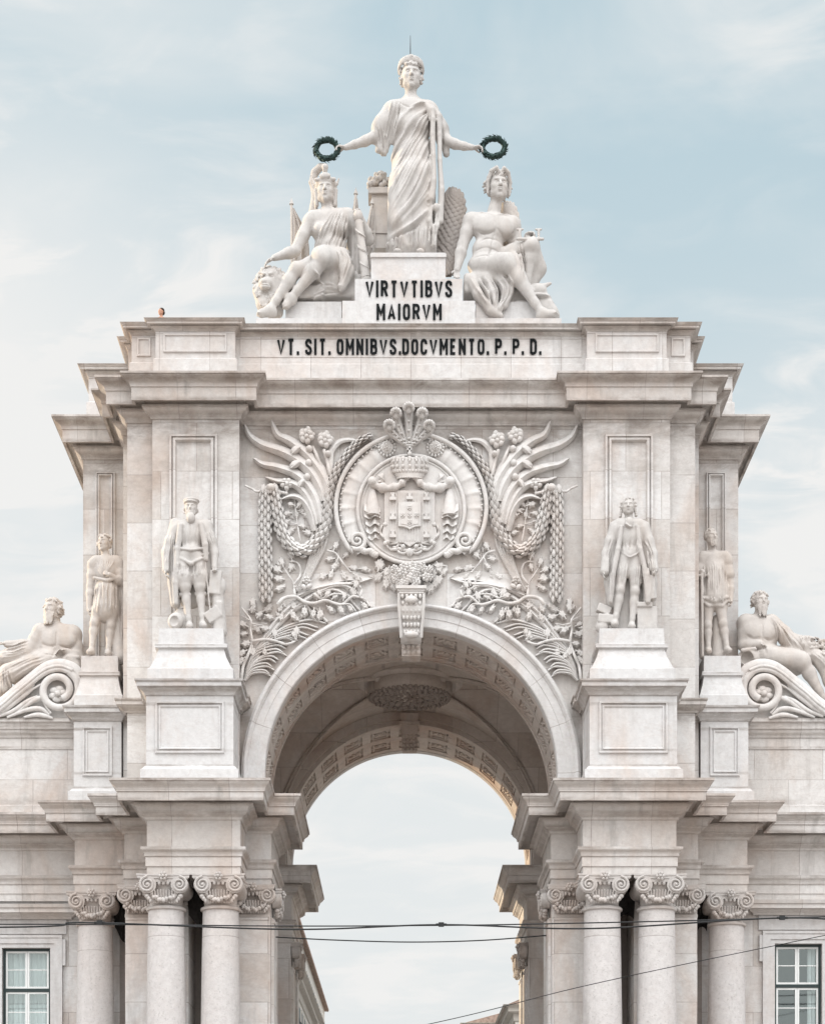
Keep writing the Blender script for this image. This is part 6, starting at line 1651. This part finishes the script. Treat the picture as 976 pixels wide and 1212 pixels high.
F.between([(60,772),(30,782),(2,796)],[(62,790),(34,806),(8,826)],8,1.5,2.2,2); F.chain([(62,-14,779),(40,-17,788),(14,-18,797),(6,-16,815)],[4,5,6,6],4); F.between([(5,795),(4,815),(2,835)],[(18,795),(20,805),(28,818)],5,1.3,2,2)
F.chain([(40,-3,766),(28,-5,772),(8,-4,778)],[6,9,9],4); F.between([(36,758),(20,764),(6,764)],[(38,772),(22,778),(4,780)],6,1.1,1.6,2)
F.ell((84,-4,785),(14,12,12),R=rotm(0,0,-.3),k=1.5); F.ell((88,-10,790),(8,6,8),k=2); F.cone((80,-14,778),(93,-12,778),2.4,2.4,.8)
F.ell((60,2,798),(34,14,9),k=4)
for P,w,a in (([(51,762),(61,766),(69,765)],1.3,-1.5),([(72,765),(82,767),(92,763)],1.3,-1.5),([(70,748),(69,765),(64,785)],1.1,-1.2),([(52,776),(64,778),(80,775)],1.1,-1)): F.fold(P,w,a,0)
P_ = F.head((62.5,-3,722), 27, yaw=-.45, pitch=-.06, beard=(.42, 80), neck=((68,0,745), 8)); F.curls(120,.062,.24,low=-.42,rad=(.39,.45,.42),cz=.09,length=.14,seed=21)
F.obj('reclining_river_statue', 2.15, (60, 806), M['statue2'], label='long bearded reclining marble god with outstretched arm, on the left scroll', cat='statue')
F = Fig(868, 1010, 692, 836, -34, 22, .9)
F.ell((897,0,752), (23,14,22), k=6, R=rotm(0,0,.2)); F.cone((882,0,736),(912,0,740),9.5,9.5,6); F.ell((889,-9,746),(10,4.6,8.5),k=4); F.ell((906,-9,748),(10,4.6,8.5),k=4); F.ell((908,0,777), (18,14,12), k=6)
arm(F, (880,-1,738), (878.5,-3,764), (900,-12,762), 8); F.hand((899,-12,762),(.8,-.2,-.4),(0,0,-1),14,.6,thumb=-1)
arm(F, (914,0,742), (934,-4,758), (958,-8,756), 7.5); F.hand((957,-8,756),(1,-.1,.1),(.2,0,-1),15,.6,thumb=-1)
F.chain([(912,0,735),(926,-4,750),(940,-5,764),(955,-5,765)],[8,9,9,7],4); F.between([(908,728),(915,745),(918,768)],[(918,735),(932,752),(950,770)],7,1.2,1.8,3); F.between([(940,748),(945,765)],[(958,752),(958,770)],4,1,1.6,3)
leg(F, (912,-2,779), (950,-14,784), (973,-12,826), 12.5); leg(F, (914,4,776), (966,0,778), (1000,-4,810), 11.5); F.cone((908,-6,778),(946,-13,781),13,10.5,5)
F.chain([(958,-4,772),(975,-8,785),(984,-10,805),(1000,-8,820)],[8,10,10,8],4); F.between([(955,775),(970,792),(985,820)],[(975,772),(985,785),(1002,815)],6,1.4,2,3)
g = random.Random(4)
for i in range(60): F.ell((966+g.uniform(-10,10),-8+g.uniform(-4,6),768+g.uniform(-10,12)),(2.4,2.4,2.4),k=.5)
F.ell((886,-4,780),(14,12,13),R=rotm(0,0,.3),k=1.5); F.ell((884,-11,779),(8,6,8),k=1,sub=True); F.cone((878,-13,770),(893,-13,768),2.4,2.4,.8); F.ell((915,2,794),(36,14,9),k=4)
for P,w,a in (([(881,752),(889,757),(897,756)],1.3,-1.5),([(900,756),(908,758),(916,754)],1.3,-1.5),([(899,738),(899,756),(903,778)],1.1,-1.2),([(890,768),(900,769),(914,766)],1.1,-1)): F.fold(P,w,a,0)
P_ = F.head((899,-3,713), 25, yaw=.22, pitch=-.04, beard=(.46, 80), neck=((897,0,735), 8)); F.curls(120,.055,.24,low=-.1,rad=(.40,.45,.43),cz=.1,length=.08,seed=22)
F.obj('reclining_river_statue', 2.15, (905, 802), M['statue2'], label='short haired bearded reclining marble god beside grapes and jar, on the right scroll', cat='statue')

# ================= visitor looking over the parapet of the roof terrace
Y = 1.05
k = (D0+Y)/F0
F = Fig(180, 202, 358, 402, -8, 8, .42)
F.ell((191,0,384),(6.0,3.4,5),k=1); F.cone((186.5,0,382),(195.5,0,382),2.1,2.1,1.5); F.cone((191,0,388),(191,0,400),4.8,4.8,2); F.cone((185.8,0,382),(184.8,-2,390),1.7,1.4,1); F.cone((196,0,382),(197,-2,390),1.7,1.4,1)
F.head((190.8,0,373), 8.4, yaw=-.6, neck=((191,0,380), 1.8))
vis = F.obj('person', Y, (191, 400), M['skin'], label='tiny dark haired visitor peering over the top left parapet', cat='person')
F2 = Fig(180, 202, 358, 402, -8, 8, .42); F2.P = lambda x,y,z: Vector((190.8,0,-373)) + rotm(-.6) @ Vector((x*8.4,y*8.4,z*8.4)); F2.H = 8.4
F2.S.ell(F2.P(0,.14,.24), [3.3,3.6,3.0], None, .3); F2.S.ell(F2.P(0,.3,-.02), [2.9,2.5,3.0], None, .3); F2.obj('hair', Y, (191,400), M['hair'], parent=vis)
F3 = Fig(180, 202, 376, 402, -8, 8, .42); F3.ell((191,0,384.6),(6.5,3.9,5),k=1); F3.cone((191,0,388),(191,0,400),5.2,5.2,2); F3.cone((186.2,0,382.6),(184.8,-2,391),2.1,1.8,1); F3.cone((195.7,0,382.6),(197,-2,391),2.1,1.8,1); F3.obj('shirt', Y, (191,400), M['cloth'], parent=vis)
vis.location.z += .10
# ------------------------------------------------------------------ world, sun, camera
scn = bpy.context.scene
w = bpy.data.worlds.new('World'); scn.world = w; w.use_nodes = True; nt = w.node_tree; nt.nodes.clear()
SUN_EL, SUN_AZ = math.radians(11), math.radians(-74)      # azimuth from +Y towards +X
sd = Vector((math.sin(SUN_AZ)*math.cos(SUN_EL), math.cos(SUN_AZ)*math.cos(SUN_EL), math.sin(SUN_EL)))
def nn(t, **k):
    o = nt.nodes.new(t)
    for a, v in k.items(): setattr(o, a, v)
    return o
L = nt.links.new
out = nn('ShaderNodeOutputWorld'); bg = nn('ShaderNodeBackground'); L(bg.outputs[0], out.inputs[0]); bg.inputs[1].default_value = .1
sky = nn('ShaderNodeTexSky', sky_type='NISHITA'); sky.sun_disc = False; sky.sun_elevation = SUN_EL; sky.sun_rotation = SUN_AZ; sky.air_density = 1.2; sky.dust_density = 2.0; sky.ozone_density = 1.2
tc = nn('ShaderNodeTexCoord')
sep = nn('ShaderNodeSeparateXYZ'); L(tc.outputs[0], sep.inputs[0])
def math_(op, a, b=None, clamp=False):
    o = nn('ShaderNodeMath', operation=op, use_clamp=clamp)
    for i, v in enumerate((a, b)):
        if v is None: continue
        if isinstance(v, (int, float)): o.inputs[i].default_value = v
        else: L(v, o.inputs[i])
    return o.outputs[0]
zc = math_('ADD', math_('MAXIMUM', sep.outputs[2], 0.0), .22)
cb = nn('ShaderNodeCombineXYZ'); L(math_('DIVIDE', sep.outputs[0], zc), cb.inputs[0]); L(math_('DIVIDE', sep.outputs[1], zc), cb.inputs[1])
def cloud(scale, mp, p0, p1, det=7, dist=.8, rot=0, loc=(0,0,0)):
    mpn = nn('ShaderNodeMapping'); mpn.inputs['Scale'].default_value = mp; mpn.inputs['Rotation'].default_value = (0,0,rot); mpn.inputs['Location'].default_value = loc
    L(cb.outputs[0], mpn.inputs[0]); n = nn('ShaderNodeTexNoise'); n.inputs['Scale'].default_value = scale; n.inputs['Detail'].default_value = det; n.inputs['Roughness'].default_value = .55; n.inputs['Distortion'].default_value = dist
    L(mpn.outputs[0], n.inputs[0]); r = nn('ShaderNodeMapRange'); r.interpolation_type = 'SMOOTHSTEP'; r.inputs[1].default_value = p0; r.inputs[2].default_value = p1; L(n.outputs[0], r.inputs[0]); return r.outputs[0]
c1 = cloud(3.2, (1,1.25,1), .42, .70, det=6, dist=.5, rot=.55, loc=CL1)
c2 = cloud(7.5, (1,1.9,1), .42, .78, dist=.8, rot=.7, loc=(4,1,0))
def bank(cx, cy, r):        # one bright cloud standing at a place in the sky
    d = nn('ShaderNodeVectorMath', operation='DISTANCE'); L(cb.outputs[0], d.inputs[0]); d.inputs[1].default_value = (cx, cy, 0)
    r_ = nn('ShaderNodeMapRange'); r_.interpolation_type = 'SMOOTHSTEP'; r_.inputs[1].default_value = r; r_.inputs[2].default_value = 0; L(d.outputs['Value'], r_.inputs[0]); return r_.outputs[0]
b1 = math_('MULTIPLY', bank(-.36, 1.34, .46), math_('ADD', math_('MULTIPLY', c2, 1.0), .75)); b2 = math_('MULTIPLY', bank(.40, 1.5, .3), math_('ADD', c2, .2)); b3 = math_('MULTIPLY', bank(.30, 1.02, .2), math_('ADD', c2, .1))
# veil thickens towards the horizon
hz = nn('ShaderNodeMapRange'); hz.interpolation_type = 'SMOOTHSTEP'; hz.inputs[1].default_value = .56; hz.inputs[2].default_value = .2; L(sep.outputs[2], hz.inputs[0])
cov = math_('ADD', math_('ADD', math_('ADD', math_('MULTIPLY', c1, .45), math_('ADD', b1, math_('ADD', b2, b3))), math_('MULTIPLY', c2, .16)), math_('MULTIPLY', hz.outputs[0], .78), True)
def mix(f, a, b):
    o = nn('ShaderNodeMixRGB')
    if isinstance(f, float): o.inputs[0].default_value = f
    else: L(f, o.inputs[0])
    for i, v in ((1,a),(2,b)):
        if isinstance(v, tuple): o.inputs[i].default_value = (*v,1)
        else: L(v, o.inputs[i])
    return o.outputs[0]
thin = mix(.88, sky.outputs[0], (5.45,7.0,7.75))       # high thin veil over the clear sky
cl = mix(cov, thin, (8.75,8.75,8.65))
# bright unseen patch added to the sky behind the camera to light the front
back = nn('ShaderNodeMapRange'); back.interpolation_type = 'SMOOTHSTEP'; back.inputs[1].default_value = .15; back.inputs[2].default_value = -.5; L(sep.outputs[1], back.inputs[0])
up = nn('ShaderNodeMapRange'); up.interpolation_type = 'SMOOTHSTEP'; up.inputs[1].default_value = .30; up.inputs[2].default_value = .85; L(sep.outputs[2], up.inputs[0])
fin = mix(back.outputs[0], cl, mix(up.outputs[0], BACKL, BACK))
L(fin, bg.inputs[0])
sl = bpy.data.lights.new('sun', 'SUN'); sl.energy = 4.4; sl.angle = math.radians(.6); sl.color = (1,.78,.52)
so = bpy.data.objects.new('sun', sl); C.objects.link(so); so.rotation_euler = (-sd).to_track_quat('-Z', 'Y').to_euler(); so.location = sd*80
cam = bpy.data.cameras.new('camera'); co = bpy.data.objects.new('camera', cam); C.objects.link(co); scn.camera = co
co.location = (CX, -D0, 1.6); co.rotation_euler = (PI/2, 0, 0)
cam.sensor_fit = 'VERTICAL'; cam.sensor_height = 24; cam.lens = 24*F0/1212; cam.shift_y = (VY-606)/1212; cam.shift_x = (488-VX)/1212; cam.clip_end = 5000
vs_ = scn.view_settings; vs_.view_transform = 'Standard'; vs_.look = 'None'; vs_.exposure = 0.0; vs_.gamma = 1; vs_.use_curve_mapping = False
